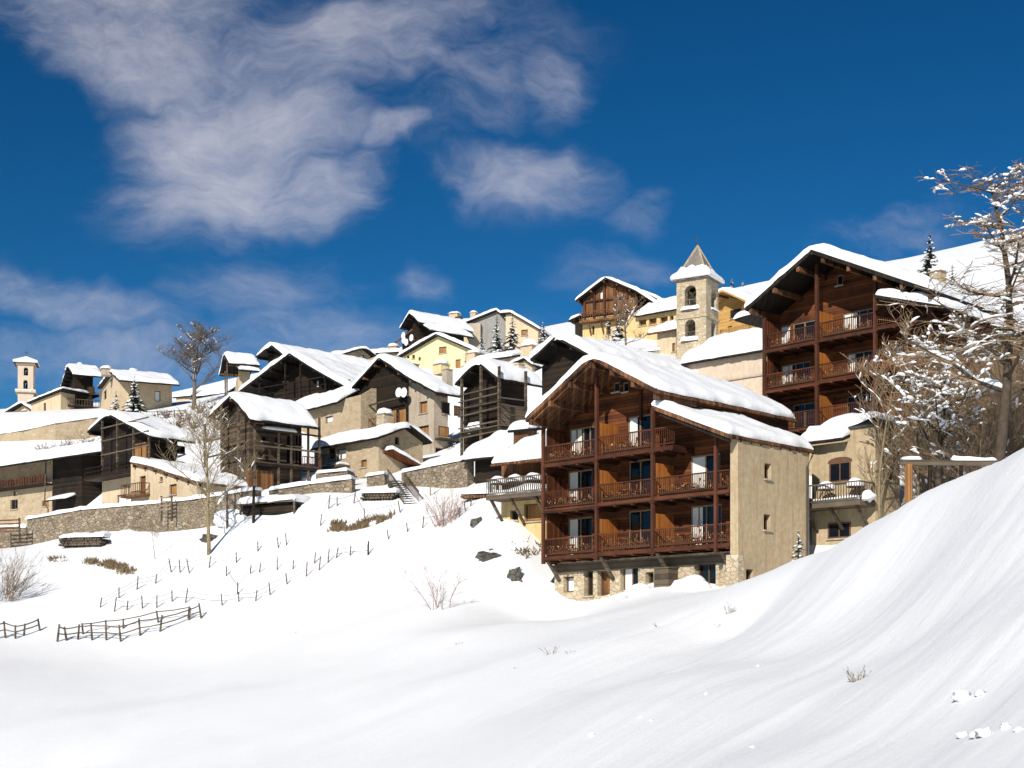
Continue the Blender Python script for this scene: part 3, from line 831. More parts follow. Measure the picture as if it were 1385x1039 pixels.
for h in hh[:1]:   # arched lintel over the balcony door
    c = (h[0] + h[1]) / 2; w_ = (h[1] - h[0]) / 2 + .1
    b = MB(); b.prism([(c - w_, h[3] - .02)] + [(c + w_ * math.cos(t), h[3] + .02 + .28 * math.sin(t)) for t in [math.pi * (1 - k / 8) for k in range(9)]] + [(c + w_, h[3] - .02)], lambda a, z, d: (a, d, z), -.03, .05)
    b.build('lintel', M['frame'], H.root)
z0 = H.F(1120, 679, -1.7)[1]; b0, b1 = H.F(1077, 675, -1.7)[0], H.F(1163, 668, -1.7)[0]
b = MB(); b.box(b0, b1, -1.7, -.004, z0 - .3, z0); bal = b.build('balcony', M['grey'], H.root)
railing(bal, (b0 + .05, -1.65, z0), (b1 - .05, -1.65, z0), 1.05, mat='grey', gap=.17)
railing(bal, (b1 - .05, -1.65, z0), (b1 - .05, -.05, z0), 1.05, mat='grey', gap=.17)
w = MB(); snow_sheet(w, lambda s, t: (b0 + .2 + s, -1.5 + t, z0), b1 - b0 - .4, 1.4, .34, .3, .5, 2.2); w.build('snow_cover', M['snow'], bal, True)
for u in (b0 + .4, (b0 + b1) / 2, b1 - .4):
    b = MB(); b.bar((u, -1.4, z0 - .3), (u, -.05, z0 - 1.5), .14); b.build('strut', M['grey'], H.root)
table(H, lerp(b0, b1, .38), -1.05, z0 + .1, 'wooden table with a tall cap of snow on the annex balcony, left of its door', .5, .48, 'snow-capped tables on the annex balcony', 'brown')
table(H, lerp(b0, b1, .80), -.75, z0 + .15, 'wooden table with a tall cap of snow on the annex balcony, right of its door', .5, .48, 'snow-capped tables on the annex balcony', 'brown')
p = H.root.matrix_basis
w = MB(); e = empty('snow_ball', H.root.location, H.root.rotation_euler.z, 'big rounded lump of snow clinging to the corner of the annex balcony', 'snow lump')
w.blob((b1 + .08, -.95, z0 + .22), (.34, .55, .34), 3, .5, 18, 12); w.build('snow_mass', M['snow'], e, True)

# ================================================================ wing to the left of the guest house, with snowed-over balcony
H = House('wing_house', 'low house wing with snow-heaped balcony tables, tucked against the left of the guest house', 'house', 678, 690, 94, -38, 712)
lw = H
u1 = 5.5; z0 = H.F(700, 628, -1.9)[1]; uu0 = H.F(665, 632, -1.9)[0]
H.roof([(-1.9, z0), (4.6, z0 + 2.75)], uu0, u1, 'u', .22, .6, M['soffit'], name='roof', R=.5)
zf = H.F(700, 667, -1.7)[1]; b0 = H.F(657, 672, -1.7)[0]
hh = [H.fbox((690, 690, 701, 704)), H.fbox((709, 681, 733, 705))]
b = MB(); wallface(b, H.front(0), 0, u1, -5, [(0, zf - .2), (u1, zf - .2)], hh, .3)
wallface(b, H.side(0), 0, 4.4, -5, [(0, zf - .2), (4.4, zf - .2)], [], .2); b.build('lower_wall', M['gold_pl'], H.root)
window(H.root, H.front(0), hh[0], 'dark', .28); window(H.root, H.front(0), hh[1], 'shut', .28)
b = MB(); wallface(b, H.front(.02), 0, u1, zf + .01, [(0, z0 + .75), (u1, z0 + .75)], [], .1)
wallface(b, H.side(.0), .02, 4.4, zf + .01, [(0, z0 + .7), (4.4, z0 + 2.5)], [], .1); b.build('upper_wall', M['brown'], H.root)
b = MB(); b.box(b0, u1, -1.7, -.004, zf - .28, zf); bal = b.build('balcony', M['grey'], H.root)
railing(bal, (b0 + .05, -1.65, zf), (u1, -1.65, zf), 1.05, mat='grey', gap=.16); railing(bal, (b0 + .05, -1.65, zf), (b0 + .05, -.05, zf), 1.05, mat='grey', gap=.16)
w = MB(); snow_sheet(w, lambda s, t: (b0 + .2 + s, -1.5 + t, zf), u1 - b0 - .4, 1.4, .45, .3, .5, 3.2); w.build('snow_cover', M['snow'], bal, True)
for u in (b0 + .3, 2.0, 4.0):
    b = MB(); b.bar((u, -1.5, zf - .28), (max(u, .1), -.03, zf - 1.9), .15); b.build('strut', M['grey'], H.root)
for k, (px, l) in enumerate(((674, 'leftmost of three snow-capped tables on the wing house balcony'), (697, 'middle one of three snow-capped tables on the wing house balcony'), (722, 'rightmost of three snow-capped tables on the wing house balcony'))):
    table(H, H.F(px, 655, -1.0)[0], -1.0, zf + .12, l, .55, .5, 'snow-capped tables on the wing house balcony', 'brown')
# ================================================================ the village on the slope
def posts_and_rails(H, us, v, z0, ztops, rails, name='gallery_frame', mat='grey', w=.16):
    """open timber gallery in front of a barn: posts are parts, rails one part each"""
    for u, zt in zip(us, ztops):
        b = MB(); b.box(u - w/2, u + w/2, v - w/2, v + w/2, z0, zt); b.build('gallery_post', M[mat], H.root)
    for z in rails:
        b = MB(); b.bar((us[0] - .1, v - w*.6, z), (us[-1] + .1, v - w*.6, z + .06), .09, .11); b.build('gallery_rail', M[mat], H.root)

def dish(H, u, v, z, r=.5):
    b = MB(); n = 14; c = Vector((u, v, z)); i = len(b.v); b.v.append(tuple(c))
    for q, d in ((.5, -.05), (1, -.16)):
        for k in range(n):
            t = 2 * math.pi * k / n; b.v.append((u + math.cos(t) * r * q, v + d * r, z + math.sin(t) * r * q))
    for k in range(n): b.f.append((0, 1 + k, 1 + (k+1) % n))
    for k in range(n): b.f.append((1 + k, 1 + n + k, 1 + n + (k+1) % n, 1 + (k+1) % n))
    b.bar((u, v, z), (u, v + .4, z - .25), .06)
    return b.build('satellite_dish', M['white'], H.root, True)

# ---- barn with a beige lower storey, left
H = gable_house('barn_house', 'dark timber barn above a beige ground floor, broad snowy roof, behind the long stone wall', 130, -45,
    [(118, 586), (145, 562), (203, 593)], 690, dpx=264, wl=138, wr=201, oh=1.4, wm='dark', split=645, wm2='beige', fh=[(168, 666, 169, 667, 'dark')][:0] + [(158, 669, 170, 686, 'white')], inset_frac=.05, sn=.6)
u0, u1 = H.u0, H.u1; zg = H.F(160, 640, .1)[1]
b = MB(); b.box(u0 - .6, u1 + .2, -.2, 1.36, zg - .2, zg); gl = b.build('gallery', M['dark'], H.root)
railing(gl, (u0 - .5, -.1, zg), (u1, -.1, zg), .9, gap=.5, mat='dark', mid=True)
ul = H.F(138.5, 620, .1)[0]; ur = H.F(201.5, 610, .1)[0]; us = [ul, lerp(ul, ur, .33), lerp(ul, ur, .68), ur]
posts_and_rails(H, us, .1, zg - .2, [interp(H.prof, u) for u in us], [zg + 1.9, zg + 3.2, zg + 4.4])
b = MB(); p = H.fbox((183, 600, 199, 630), 1.36); b.box(p[0], p[1], 1.2, 1.33, p[2], p[3]); b.build('boarded_hatch', M['shut'], H.root)
H.walls(H.u1 + .02, H.u1 + .12, 1.5, H.v1, H.zs + 1, [(H.u1, H.zs + 3.6), (H.u1 + .2, H.zs + 3.6)], [(0, H.zs + 3.6), (20, H.zs + 3.6)], M['dark'], [], [(236, 603, 250, 613, 'glass')], .1, 'side_boarding')
A = gable_house('lean_to_house', 'beige lean-to house with a little wooden balcony below the dark barn on the left', 125.5, -45,
    [(177, 628), (198, 632), (268, 655)], 690, depth=5.5, wl=177, wr=266, oh=.35, wm='beige', sn=.55, inset_frac=.02, fh=[(189, 644, 197, 670, 'door'), (216, 645, 220, 651, 'glass'), (229, 655, 239, 669, 'shut')], rm='soffit')
p = A.fbox((175, 653, 203, 671), .35)
b = MB(); b.box(p[0], p[1], -.55, .34, p[2] - .12, p[2] + .05); bl = b.build('balcony', M['brown'], A.root)
railing(bl, (p[0] + .05, -.5, p[2]), (p[1] - .05, -.5, p[2]), 1.0, mat='brown', gap=.3); railing(bl, (p[0] + .05, -.5, p[2]), (p[0] + .05, .3, p[2]), 1.0, mat='brown', gap=.3); railing(bl, (p[1] - .05, -.5, p[2]), (p[1] - .05, .3, p[2]), 1.0, mat='brown', gap=.3)

# ---- glazed dark barn
H = gable_house('barn', 'dark log barn with tall glazed gallery and planked base, thick smooth snow on its roof', 122, -50,
    [(283, 565), (311, 538), (338, 570)], 668, dpx=430, wl=299, wr=337, oh=1.2, wm='logs', sn=.65, inset_frac=.1, sh=[(388, 588, 397, 603, 'glass'), (398, 588, 408, 604, 'glass'), (388, 605, 397, 628, 'glass'), (398, 606, 408, 629, 'glass'), (354, 589, 362, 597, 'glass'), (372, 590, 380, 600, 'dark'), (350, 611, 358, 620, 'dark')])
ms = H.side(H.u1); zr = interp(H.prof, H.u1)
for a in (337, 369, 386, 409, 424):
    v = H.S(a, 620, H.u1)[0]; b = MB(); b.box(H.u1 + .9, H.u1 + 1.06, v - .08, v + .08, -2, zr - .3); b.build('gallery_post', M['grey'], H.root)
for y0 in (584, 606, 628):
    z = H.S(380, y0, H.u1 + 1)[1]; v0, v1 = H.S(337, y0, H.u1)[0], H.S(426, y0, H.u1)[0]
    b = MB(); b.bar((H.u1 + 1, v0, z), (H.u1 + 1, v1, z), .14); b.build('gallery_rail', M['grey'], H.root)
z = H.S(380, 630, H.u1 + .5)[1]; b = MB(); b.box(H.u1 + .004, H.u1 + 1.1, v0, v1, z - .25, z); gl = b.build('gallery', M['darkv'], H.root)
railing(gl, (H.u1 + 1.05, H.S(409, 620, H.u1 + 1)[0], z), (H.u1 + 1.05, v1, z), .95, mat='redv', gap=.2)
q = H.sbox((336, 636, 370, 664), H.u1 + .6); b = MB(); b.box(H.u1 + .02, H.u1 + .6, q[0], q[1], q[2] - 1, q[3]); b.build('planked_base', M['brown'], H.root)
q = [H.F(285, 607), H.F(337, 597)]
for y0 in (590, 612):
    z = H.F(310, y0, .2)[1]; b = MB(); b.bar((H.u0 - 1.2, .2, z), (H.u1 + .1, .2, z), .13); b.build('gallery_rail', M['grey'], H.root)
for k in range(3):
    u = lerp(H.u0 - 1.1, H.u1, k / 2); b = MB(); b.box(u - .09, u + .09, .1, .28, -2, interp(H.prof, u)); b.build('gallery_post', M['grey'], H.root)
w = MB(); v0, v1 = H.S(357, 0, H.u1 + 1)[0], H.S(398, 0, H.u1 + 1)[0]; z = H.S(375, 584, H.u1 + 1)[1]
snow_sheet(w, lambda s, t: (H.u1 + .85 + t, v0 + s, z + .08), v1 - v0, .35, .3, .2, .4, 7); w.build('snow_on_rail', M['snow'], H.root, True)

# ---- low stone house at the left edge
H = eaves_house('stone_house', 'low beige stone house under a wide snowy roof at the left edge', 139, -38, (-40, 654), (142, 612), (6.5, 2.3), (9, 1.6), 700, wl=-40, wr=73, oh=2.6, wm='warmstone', sn=.5,
    fh=[(14, 676, 24, 689, 'glass'), (57, 677, 66, 685, 'shut'), (18, 664, 23, 671, 'white')])
z = H.F(40, 657, 2.0)[1]; b = MB(); b.box(H.u0, H.u1, 1.6, 2.58, z - .15, z); gl = b.build('gallery', M['dark'], H.root); railing(gl, (H.u0, 1.65, z), (H.u1, 1.65, z), .85, mat='redv', gap=.5, tw=.12)
b = MB(); b.box(H.u1 + .05, H.u1 + 5.2, 2.4, 8, -3, interp(H.prof, 2.4) - .1); b.build('timber_wing', M['dark'], H.root)
q = H.fbox((83, 690, 97, 700), 2.3); window(H.root, H.front(2.38), (q[0], q[1], q[2] - .6, q[3]), 'door', -.03)
z = H.F(85, 676, 1.2)[1]; H.roof([(1.1, z), (2.38, z + .5)], H.u1 + .8, H.u1 + 4.2, 'u', .1, .25, M['darksoffit'], name='porch_roof')
b = MB(); b.tube([(H.u1 + .05, 1.6, interp(H.prof, 1.6) - .2), (H.u1 + .1, 1.4, 2.4), (H.u1 + .12, 1.8, 1.8), (H.u1 + .12, 1.8, -2)], [.07] * 4); b.build('downpipe', M['grey'], H.root)

# ---- beige upper-left house with two firs, dark barn, lean-to, far gable
H = gable_house('house', 'cream house with long snowy roof and two chimneys behind two snowy firs, upper left', 200, -66,
    [(132, 526), (148.5, 504), (161, 516)], 566, dpx=243, oh=.6, wm='beige', wl=134.5, wr=161, sn=.45, fh=[(140, 528, 144, 541, 'dark'), (149, 512, 152, 516, 'dark')], sh=[(209, 529, 217, 543, 'white')], purlin=False)
H.chimney(H.prof, .1, 180, 504, 1.2, M['beige'], .5); H.chimney(H.prof, .8, 221, 510, 1.0, M['beige'], .4)
H.chimney(H.prof, -1.0, 143.5, 500, 1.3, M['greypl'], .5)
H = gable_house('barn', 'steep dark timber barn with one orange shutter beside the cream house, upper left', 214, -66,
    [(81, 527), (91, 496), (99, 508)], 566, dpx=140, oh=1.2, wm='dark', wl=84, wr=100, sn=.5, sh=[(118, 523, 128, 533, 'shut')])
H.chimney(H.prof, .0, 108, 494, .7, M['white'], .3)
z = H.S(118, 550, H.u1 + .7)[1]; v0, v1 = .2, H.S(137, 550, H.u1 + .7)[0]
b = MB(); b.box(H.u1, H.u1 + .9, v0, v1, z - .2, z); gl = b.build('gallery', M['dark'], H.root); railing(gl, (H.u1 + .85, v0, z), (H.u1 + .85, v1, z), 1.0, mat='grey', gap=.4)
for y0 in (537, 553):
    zz = H.F(92, y0, .2)[1]; b = MB(); b.bar((H.u0 - .3, .2, zz), (H.u1 + .6, .2, zz + 1.2), .16); b.build('gallery_rail', M['grey'], H.root)
H = gable_house('shed', 'beige lean-to shed with a single snowy slope against the steep dark barn', 213, -35,
    [(36, 546), (58, 537), (84, 527)], 566, depth=7, oh=.6, wm='beige', wl=42, wr=82, sn=.4, purlin=False, inset_frac=.05, fh=[(59, 545, 62, 556, 'dark')])
H = gable_house('gable_house', 'small beige gable house with a dark open loft below the distant church tower', 228, -25,
    [(-8, 567), (27.7, 546), (56, 564)], 580, depth=9, oh=1.0, wm='beige', wl=2, wr=54, sn=.45, fh=[(17, 556, 37, 567, 'dark')], purlin=False)
H = eaves_house('hut', 'brown timber hut with patchy snow roof right of the big bare tree', 214, -30, (264, 530), (307, 533), (4, 2.4), (7, .8), 545, wl=268, wr=302, oh=.6, wm='brown', sn=.4)
H = eaves_house('white_shed', 'tiny low shed almost buried in snow between cream house and big bare tree', 216, -20, (234, 536), (258, 537), (3, 1.2), (5, .4), 545, oh=.3, wm='beige', sn=.5)

# ---- far church tower
def tower(name, label, px, py, Y, yaw, base, w, levels, mat, roof_h, eave, spire=None, cornice=None, ztop=0):
    H = House(name, label, 'bell tower', px, py, Y, yaw, base)
    return H
H = House('bell_tower', 'distant pale bell tower with a small snowy pyramid roof at the left edge', 'bell tower', 24, 491, 258, 14, 560)
w = H.F(45, 491)[0]; zt = H.F(34, 491)[1]; h1, h2 = H.fbox((32, 497, 38, 508)), H.fbox((31.5, 514, 37.5, 526))
b = MB(); dd = 3.4
t_ = [(0, zt), (w, zt)]
wallface(b, H.front(0), 0, w, -8, t_, [h1, h2], .6); wallface(b, H.front(dd), 0, w, -8, t_, [h1, h2], -.6)
L1, L2 = (dd * .35, dd * .65, h1[2], h1[3]), (dd * .35, dd * .65, h2[2], h2[3])
wallface(b, H.side(w), 0, dd, -8, [(0, zt), (dd, zt)], [L1, L2], .6); wallface(b, lambda a, z, d: (d, a, z), 0, dd, -8, [(0, zt), (dd, zt)], [L1, L2], .6)
for hh in (h1, h2):   # round the heads of the openings
    c, r = (hh[0] + hh[1]) / 2, (hh[1] - hh[0]) / 2
    for sg in (-1, 1):
        arc = [(c + sg * r * math.cos(t * math.pi / 12), hh[3] - r + r * math.sin(t * math.pi / 12)) for t in range(7)]
        b.prism(arc + [(c + sg * r, hh[3])] if sg > 0 else [(c + sg * r, hh[3])] + arc[::-1], lambda a, z, d: (a, d, z), .002, .6)
b.build('shaft', M['pink'], H.root)
zc = H.F(34, 531)[1]
for z, k in ((zc, .45), (zt - .35, .3)):
    b = MB(); b.box(-k, w + k, -k, dd + k, z, z + .35); c = b.build('cornice', M['beige'], H.root)
    q = MB(); snow_sheet(q, lambda s, t: (-k + s, -k + t, z + .35), w + 2*k, .4, .2, .15, .2, z); q.build('snow_ledge', M['snow'], c, True)
za = H.F(31.5, 479)[1]
b = MB(); e = .7; c4 = [(-e, -e, zt), (w + e, -e, zt), (w + e, dd + e, zt), (-e, dd + e, zt)]; b.face(c4[::-1])
for k in range(4): b.face([c4[k], c4[(k+1) % 4], (w/2, dd/2, za - .4)])
ro = b.build('pyramid_roof', M['slate'], H.root)
b = MB(); e = .78; c4 = [(-e, -e, zt + .02), (w + e, -e, zt + .02), (w + e, dd + e, zt + .02), (-e, dd + e, zt + .02)]; c5 = [(x, y, z + .4) for x, y, z in c4]
for k in range(4):
    b.face([c4[k], c4[(k+1) % 4], c5[(k+1) % 4], c5[k]]); b.face([c5[k], c5[(k+1) % 4], (w/2, dd/2, za)])
b.build('snow_cover', M['snow'], ro); b = MB(); b.bar((w/2, dd/2, za - .2), (w/2, dd/2, za + 1.0), .1); b.bar((w/2 - .35, dd/2, za + .6), (w/2 + .35, dd/2, za + .6), .1); b.build('cross', M['metal'], H.root)
for hh in (h1, h2):
    b = MB(); cx, zz = w / 2 + .2, hh[3] - .3
    b.tube([(cx, dd/2, zz), (cx, dd/2, zz - .3), (cx, dd/2, zz - .8), (cx, dd/2, zz - 1.2)], [.12, .3, .38, .55], 12); b.build('bell', M['metal'], H.root, True)

# ---- small dark-front barn in the middle left and the stacked dark barns
H = gable_house('barn', 'small barn with deep dark porch and cream side wall, skyline left of centre', 172, -66,
    [(297, 508), (302, 480), (310, 493)], 545, dpx=352, oh=2.2, wm='beige', wl=303, wr=324, sn=.5)
H.roof([H.F(310, 492, 1.2), H.F(324, 502, 1.2)], 1.2, H.S(352, 0, H.prof[-1][0])[0], 'v', .2, .5, M['darksoffit'], name='lower_roof')
zz = H.F(305, 530)[1]; b = MB(); b.box(H.u0 - .8, H.u0 + .2, .4, 2.15, zz - 2.5, zz); b.build('log_stack_base', M['dark'], H.root)
for k in (0, 1): b = MB(); b.box(H.prof[0][0] + .5 + k * 1.0, H.prof[0][0] + .65 + k * 1.0, .5, .65, -2, interp(H.prof, H.prof[0][0] + .5 + k)); b.build('porch_post', M['grey'], H.root)

H = gable_house('barn', 'tall dark barn standing just behind the broad dark barn, its snowy ridge against the sky', 166, -48,
    [(346, 484), (367, 469), (396, 492)], 560, depth=26, oh=1.2, wm='dark', sn=.6)
H = gable_house('barn', 'very broad dark timber barn with wide sagging gable and ragged snow edge, left of centre', 152, -38,
    [(322, 532), (391, 480), (421, 499), (470, 527)], 575, depth=17, oh=2.6, wm='dark', split=543, wm2='stone', sn=.6, inset_frac=.1, fh=[(384, 508, 390, 516, 'dark'), (426, 514, 431, 524, 'white')])
u0, u1 = H.u0, H.u1; zz = H.F(391, 540, 1)[1]
b = MB(); b.box(u0, u1, .9, 2.56, zz - .25, zz); gl = b.build('gallery', M['dark'], H.root); railing(gl, (u0, 1, zz), (u1, 1, zz), 1.0, mat='dark', gap=.6)
us = [lerp(u0, u1, t) for t in (.08, .36, .52, .78)]; posts_and_rails(H, us, .6, -2, [interp(H.prof, u) for u in us], [zz + 1.6], mat='dark')

H = eaves_house('snowy_annex', 'grey-beige annex under a long snow roof between glazed barn and plaster house', 140, -50, (382, 561), (457, 546), (482, 531), (6.5, 1.6), 590, wl=400, wr=488, oh=.9, wm='warmstone', sn=.75,
    fh=[(440, 563, 450, 572, 'white')])

# ---- stone cottage in the middle
H = eaves_house('stone_cottage', 'small beige stone cottage with a humped snow roof and round capped chimney, centre left', 124, -45, (420, 601), (512.5, 594), (555, 578), (584, 600), 662, wl=425, wr=512, oh=.7, wm='warmstone', sn=.6, R=.6,
    fh=[(488, 622, 496, 632, 'shut'), (484, 646, 495, 653, 'dark'), (444, 606, 453, 622, 'dark'), (455, 607, 468, 622, 'white')], sh=[(534, 591, 540, 602, 'dark')])
H.chimney(H.prof, H.u1 - 2.6, 512, 563, 1.1, M['palestone'], .55, v=3.6)
z = H.F(450, 629, -.6)[1]; a, c = H.F(420, 628, -.6)[0], H.F(458, 626, -.6)[0]
b = MB(); b.box(a, c, -.6, .65, z - .2, z); gl = b.build('balcony', M['grey'], H.root); railing(gl, (a, -.55, z), (c, -.55, z), 1.0, mat='metal', gap=.25, tw=.03)
w = MB(); snow_sheet(w, lambda s, t: (a + s, -.5 + t, z), c - a, 1.0, .25, .2, .3, 5); w.build('snow_cover', M['snow'], gl, True)
for k in range(6): b = MB(); b.box(c + .02 + k * .3, c + .32 + k * .3, -.6, .3, z - .2 - k * .28, z - .04 - k * .28); b.build('stair_step', M['grey'], H.root)
# lean-to roof against its right gable
q0, q1 = H.S(518, 613, H.u1)[0], H.S(555, 634, H.u1)[0]
za, zc = H.S(518, 611, H.u1 + .6)[1], H.S(555, 632, H.u1 + .6)[1]
H.roof([(1.2, za), (4.6, zc)], H.u1 + .02, H.u1 + 1.4, 'u', .18, .45, M['redv'], name='porch_roof')
b = MB(); b.box(H.u1 + 1.1, H.u1 + 1.25, 4.2, 4.35, -3, zc + .1); b.build('porch_post', M['brown'], H.root)

# ---- tall plaster house with dark wooden gable
H = gable_house('tall_house', 'tall grey plaster house with orange shutters, dark open gable and two white satellite dishes', 138, -46,
    [(473, 529), (512, 486), (549, 511), (590, 533)], 622, dpx=625, wl=488, wr=587, oh=1.2, wm='greypl', sn=.6, inset_frac=.1, d=.25,
    fh=[(567, 543, 578, 559, 'shut'), (566, 576, 580, 588, 'shut')], sh=[(597, 544, 608, 560, 'dark'), (614, 549, 622, 562, 'shut'), (593, 577, 607, 591, 'shut'), (589, 606, 602, 618, 'dark')])
ud = H.F(551, 560, .9)[0]; zt = [(H.u0, interp(H.prof, H.u0) + .05), (H.prof[1][0], H.prof[1][1] + .05), (ud, interp(H.prof, ud) + .05)]
b = MB(); qq = [H.fbox((528, 552, 536, 574), .9), H.fbox((538, 552, 549, 574), .9), H.fbox((492, 553, 500, 575), .9)]
wallface(b, H.front(.9), H.u0, ud, -3, zt, qq, .2); b.build('timber_front', M['dark'], H.root)
window(H.root, H.front(.9), qq[0], 'shut', .18); window(H.root, H.front(.9), qq[1], 'shut', .18); window(H.root, H.front(.9), qq[2], 'dark', .18)
z = H.F(520, 577, 0)[1]; b = MB(); b.box(H.u0, ud, -.1, .88, z - .2, z); gl = b.build('gallery', M['dark'], H.root); railing(gl, (H.u0, -.05, z), (ud, -.05, z), 1.0, mat='brown', gap=.25)
z2 = H.F(520, 545, 0)[1]; b = MB(); b.bar((H.u0 - .2, 0, z2), (ud, 0, z2 + .2), .14); b.build('gallery_rail', M['grey'], H.root)
for px in (540, 547): p = H.F(px, 531, .3); dish(H, p[0], .3, p[1], .48)
H.chimney(H.prof, .9, 559, 494, .8, M['greypl'], 0); H.chimney(H.prof, .3, 597, 494, 1.2, M['yellow'], .5); H.chimney(H.prof, H.prof[2][0] + 1.1, 605, 501, .75, M['greypl'], 0)
z = H.S(606, 594, H.u1 + .5)[1]
w = MB(); b = MB(); b.box(H.u1, H.u1 + .9, H.S(588, 0, H.u1)[0], H.S(618, 0, H.u1)[0], z - .15, z); b.build('balcony', M['grey'], H.root)
railing(H.root, (H.u1 + 1.6, H.S(606, 0, H.u1 + 1.6)[0], -.6), (H.u1 + 1.6, H.S(621, 0, H.u1 + 1.6)[0], -.6), 1.2, mat='brown', gap=.2)

# ---- dark barn with pole galleries
H = gable_house('pole_barn', 'black weathered barn wrapped in pale horizontal drying poles, ragged snow roof, centre', 124, -48,
    [(616, 521), (645, 491), (672, 514)], 606, dpx=733, wl=627, wr=673, oh=1.5, wm='dark', sn=.75, inset_frac=.08)
us = [H.F(624, 560)[0], H.F(650, 560)[0], H.F(675, 560)[0]]
for u in us:
    b = MB(); b.box(u - .1, u + .1, -.05, .15, -2, interp(H.prof, u)); b.build('gallery_post', M['grey'], H.root)
for k, y0 in enumerate((528, 538, 548, 557, 574, 581, 587)):
    z = H.F(650, y0)[1]; b = MB(); b.bar((us[0] - .3, -.1, z - .1 + .05 * (k % 3)), (us[-1] + .2, -.1, z + .05 * (k % 2)), .1); b.build('gallery_pole', M['grey'], H.root)
uu = us[-1]; zr = interp(H.prof, H.u1)
for px in (675, 711):
    v = H.S(px, 560, uu)[0]; b = MB(); b.box(uu - .1, uu + .1, v - .1, v + .1, -2, zr); b.build('gallery_post', M['grey'], H.root)
for y0, y1 in ((538, 530), (548, 541), (560, 552), (575, 566), (584, 574)):
    v0, v1 = .1, H.S(712, 550, uu)[0]; z = H.S(676, y0, uu)[1]; b = MB(); b.bar((uu + .1, v0, z), (uu + .1, v1, z + .1), .1); b.build('gallery_pole', M['grey'], H.root)
z = H.F(650, 578)[1]; b = MB(); b.box(us[0], us[-1], 0.0, 1.48, z - .25, z - .05); b.build('gallery', M['dark'], H.root)
q = H.sbox((676, 548, 712, 590), H.u1 + .3); b = MB(); b.box(H.u1 + .02, H.u1 + .3, q[0], q[1], -2, q[3]); b.build('weathered_boarding', M['grey'], H.root)
H.chimney(H.prof, H.prof[-1][0] - 1.3, 702, 494, .7, M['beige'], 0)
w = MB()
for k in range(5): w.blob((us[0] + .5 + k * .35, .6, z + .1 + .25 * (k % 2)), (.5, .5, .35), k, .3, 10, 8)
w.build('snow_heap', M['snow'], H.root, True)

# ---- dark gable right behind the guest house
H = gable_house('barn', 'dark gable barn close behind the guest house roof, overhang in deep shade', 110, -45,
    [(718, 489), (751, 458), (800, 484)], 560, depth=15, oh=1.6, wm='dark', sn=.7, inset_frac=.08, wl=733)
# ---- little house with two chimneys among the roofs
H = gable_house('small_house', 'tiny beige gable among the roofs above the pole barn', 150, -35, [(686, 496), (708, 486.5), (720, 495)], 520, depth=7, oh=.4, wm='beige', sn=.35, purlin=False)
H.chimney(H.prof, -1.2, 683, 475, 1.5, M['beige'], .8, v=3.0)
H = eaves_house('flat_roofed_house', 'long low snow-covered roof edge in front of the snowy firs above the pole barn', 158, -30, (640, 487), (692, 484), (6, 1.6), None, 500, oh=.4, wm='beige', sn=.5)
H.chimney(H.prof, -6, 664, 476, 1.2, M['beige'], .4, v=1.5)

# ---- yellow gable house
H = gable_house('yellow_house', 'bright yellow gable house with green-brown shutters, upper centre', 180, -24,
    [(536, 484.5), (589, 453.5), (648, 478.5)], 512, depth=14, oh=.7, wm='yellow', wl=541, wr=647, sn=.45, purlin=False, frame=M['lframe'],
    fh=[(593.5, 469, 604, 478, 'shut'), (550.5, 481, 553.5, 485, 'dark'), (557.5, 480, 561, 485, 'dark'), (566, 483, 569, 488, 'dark'), (616, 486, 623, 499, 'shut')])
# ---- top of the village
H = gable_house('chalet', 'dark-fronted chalet with satellite dishes and long snowy roof, highest in the centre', 200, -52,
    [(541, 445), (553.5, 423.5), (566, 437)], 490, dpx=640, oh=1.4, wm='dark', wl=544, wr=567, sn=.5)
H.roof([H.F(566, 437, 1), (H.F(582, 448, 1))], 1, H.S(641, 0, H.prof[-1][0] + 1.5)[0], 'v', .2, .45, M['darksoffit'], name='lower_roof')
H.walls(H.u1 + .1, H.F(580, 470, 3)[0], 3, H.v1 - 1, -4, [(0, H.F(580, 452, 3)[1]), (9, H.F(580, 452, 3)[1])], [(0, H.F(580, 452, 3)[1]), (60, H.F(580, 452, 3)[1])], M['conc'], [], [], .2, 'wing_wall')
for px, py in ((546, 454), (546.5, 460), (550, 463), (557, 457)): p = H.F(px, py, .1); dish(H, p[0], .1, p[1], .5)
zz = H.F(560, 450, .2)[1]; b = MB(); b.bar((H.u0, .2, zz - .6), (H.u1, .2, zz + .5), .18); b.build('gallery_rail', M['brown'], H.root)
H = gable_house('concrete_house', 'grey concrete house with asymmetric snowy gable behind dark firs, highest on the skyline centre', 206, -8,
    [(620, 441), (672.5, 420), (688, 438)], 490, depth=10, oh=.6, wm='conc', wl=635, wr=686, sn=.4, purlin=False, fh=[(634, 446, 642, 453, 'shut')])
b = MB(); p = H.F(651, 460, .55); b.box(H.u0, p[0], -.25, .56, -5, H.F(640, 436, 0)[1] - .2); b.build('left_face_block', M['greypl'], H.root)  # paler grey block standing for the left face of the house
p = H.F(629, 442, -.3); dish(H, p[0], -.3, p[1], .5)
H = eaves_house('long_house', 'long low snow roof with two chimneys between dark-fronted chalet and concrete house on the skyline', 214, -20, (602, 441), (662, 437), (5, 1.5), (9, .3), 490, oh=.4, wm='beige', sn=.6)
H.chimney(H.prof, -6.2, 610, 426, 1.4, M['beige'], .35, v=1.2); H.chimney(H.prof, -3.5, 629, 425, .9, M['greypl'], .35, v=2.4); H.chimney(H.prof, -4.8, 619, 430, .8, M['metal'], 0, v=-.6)
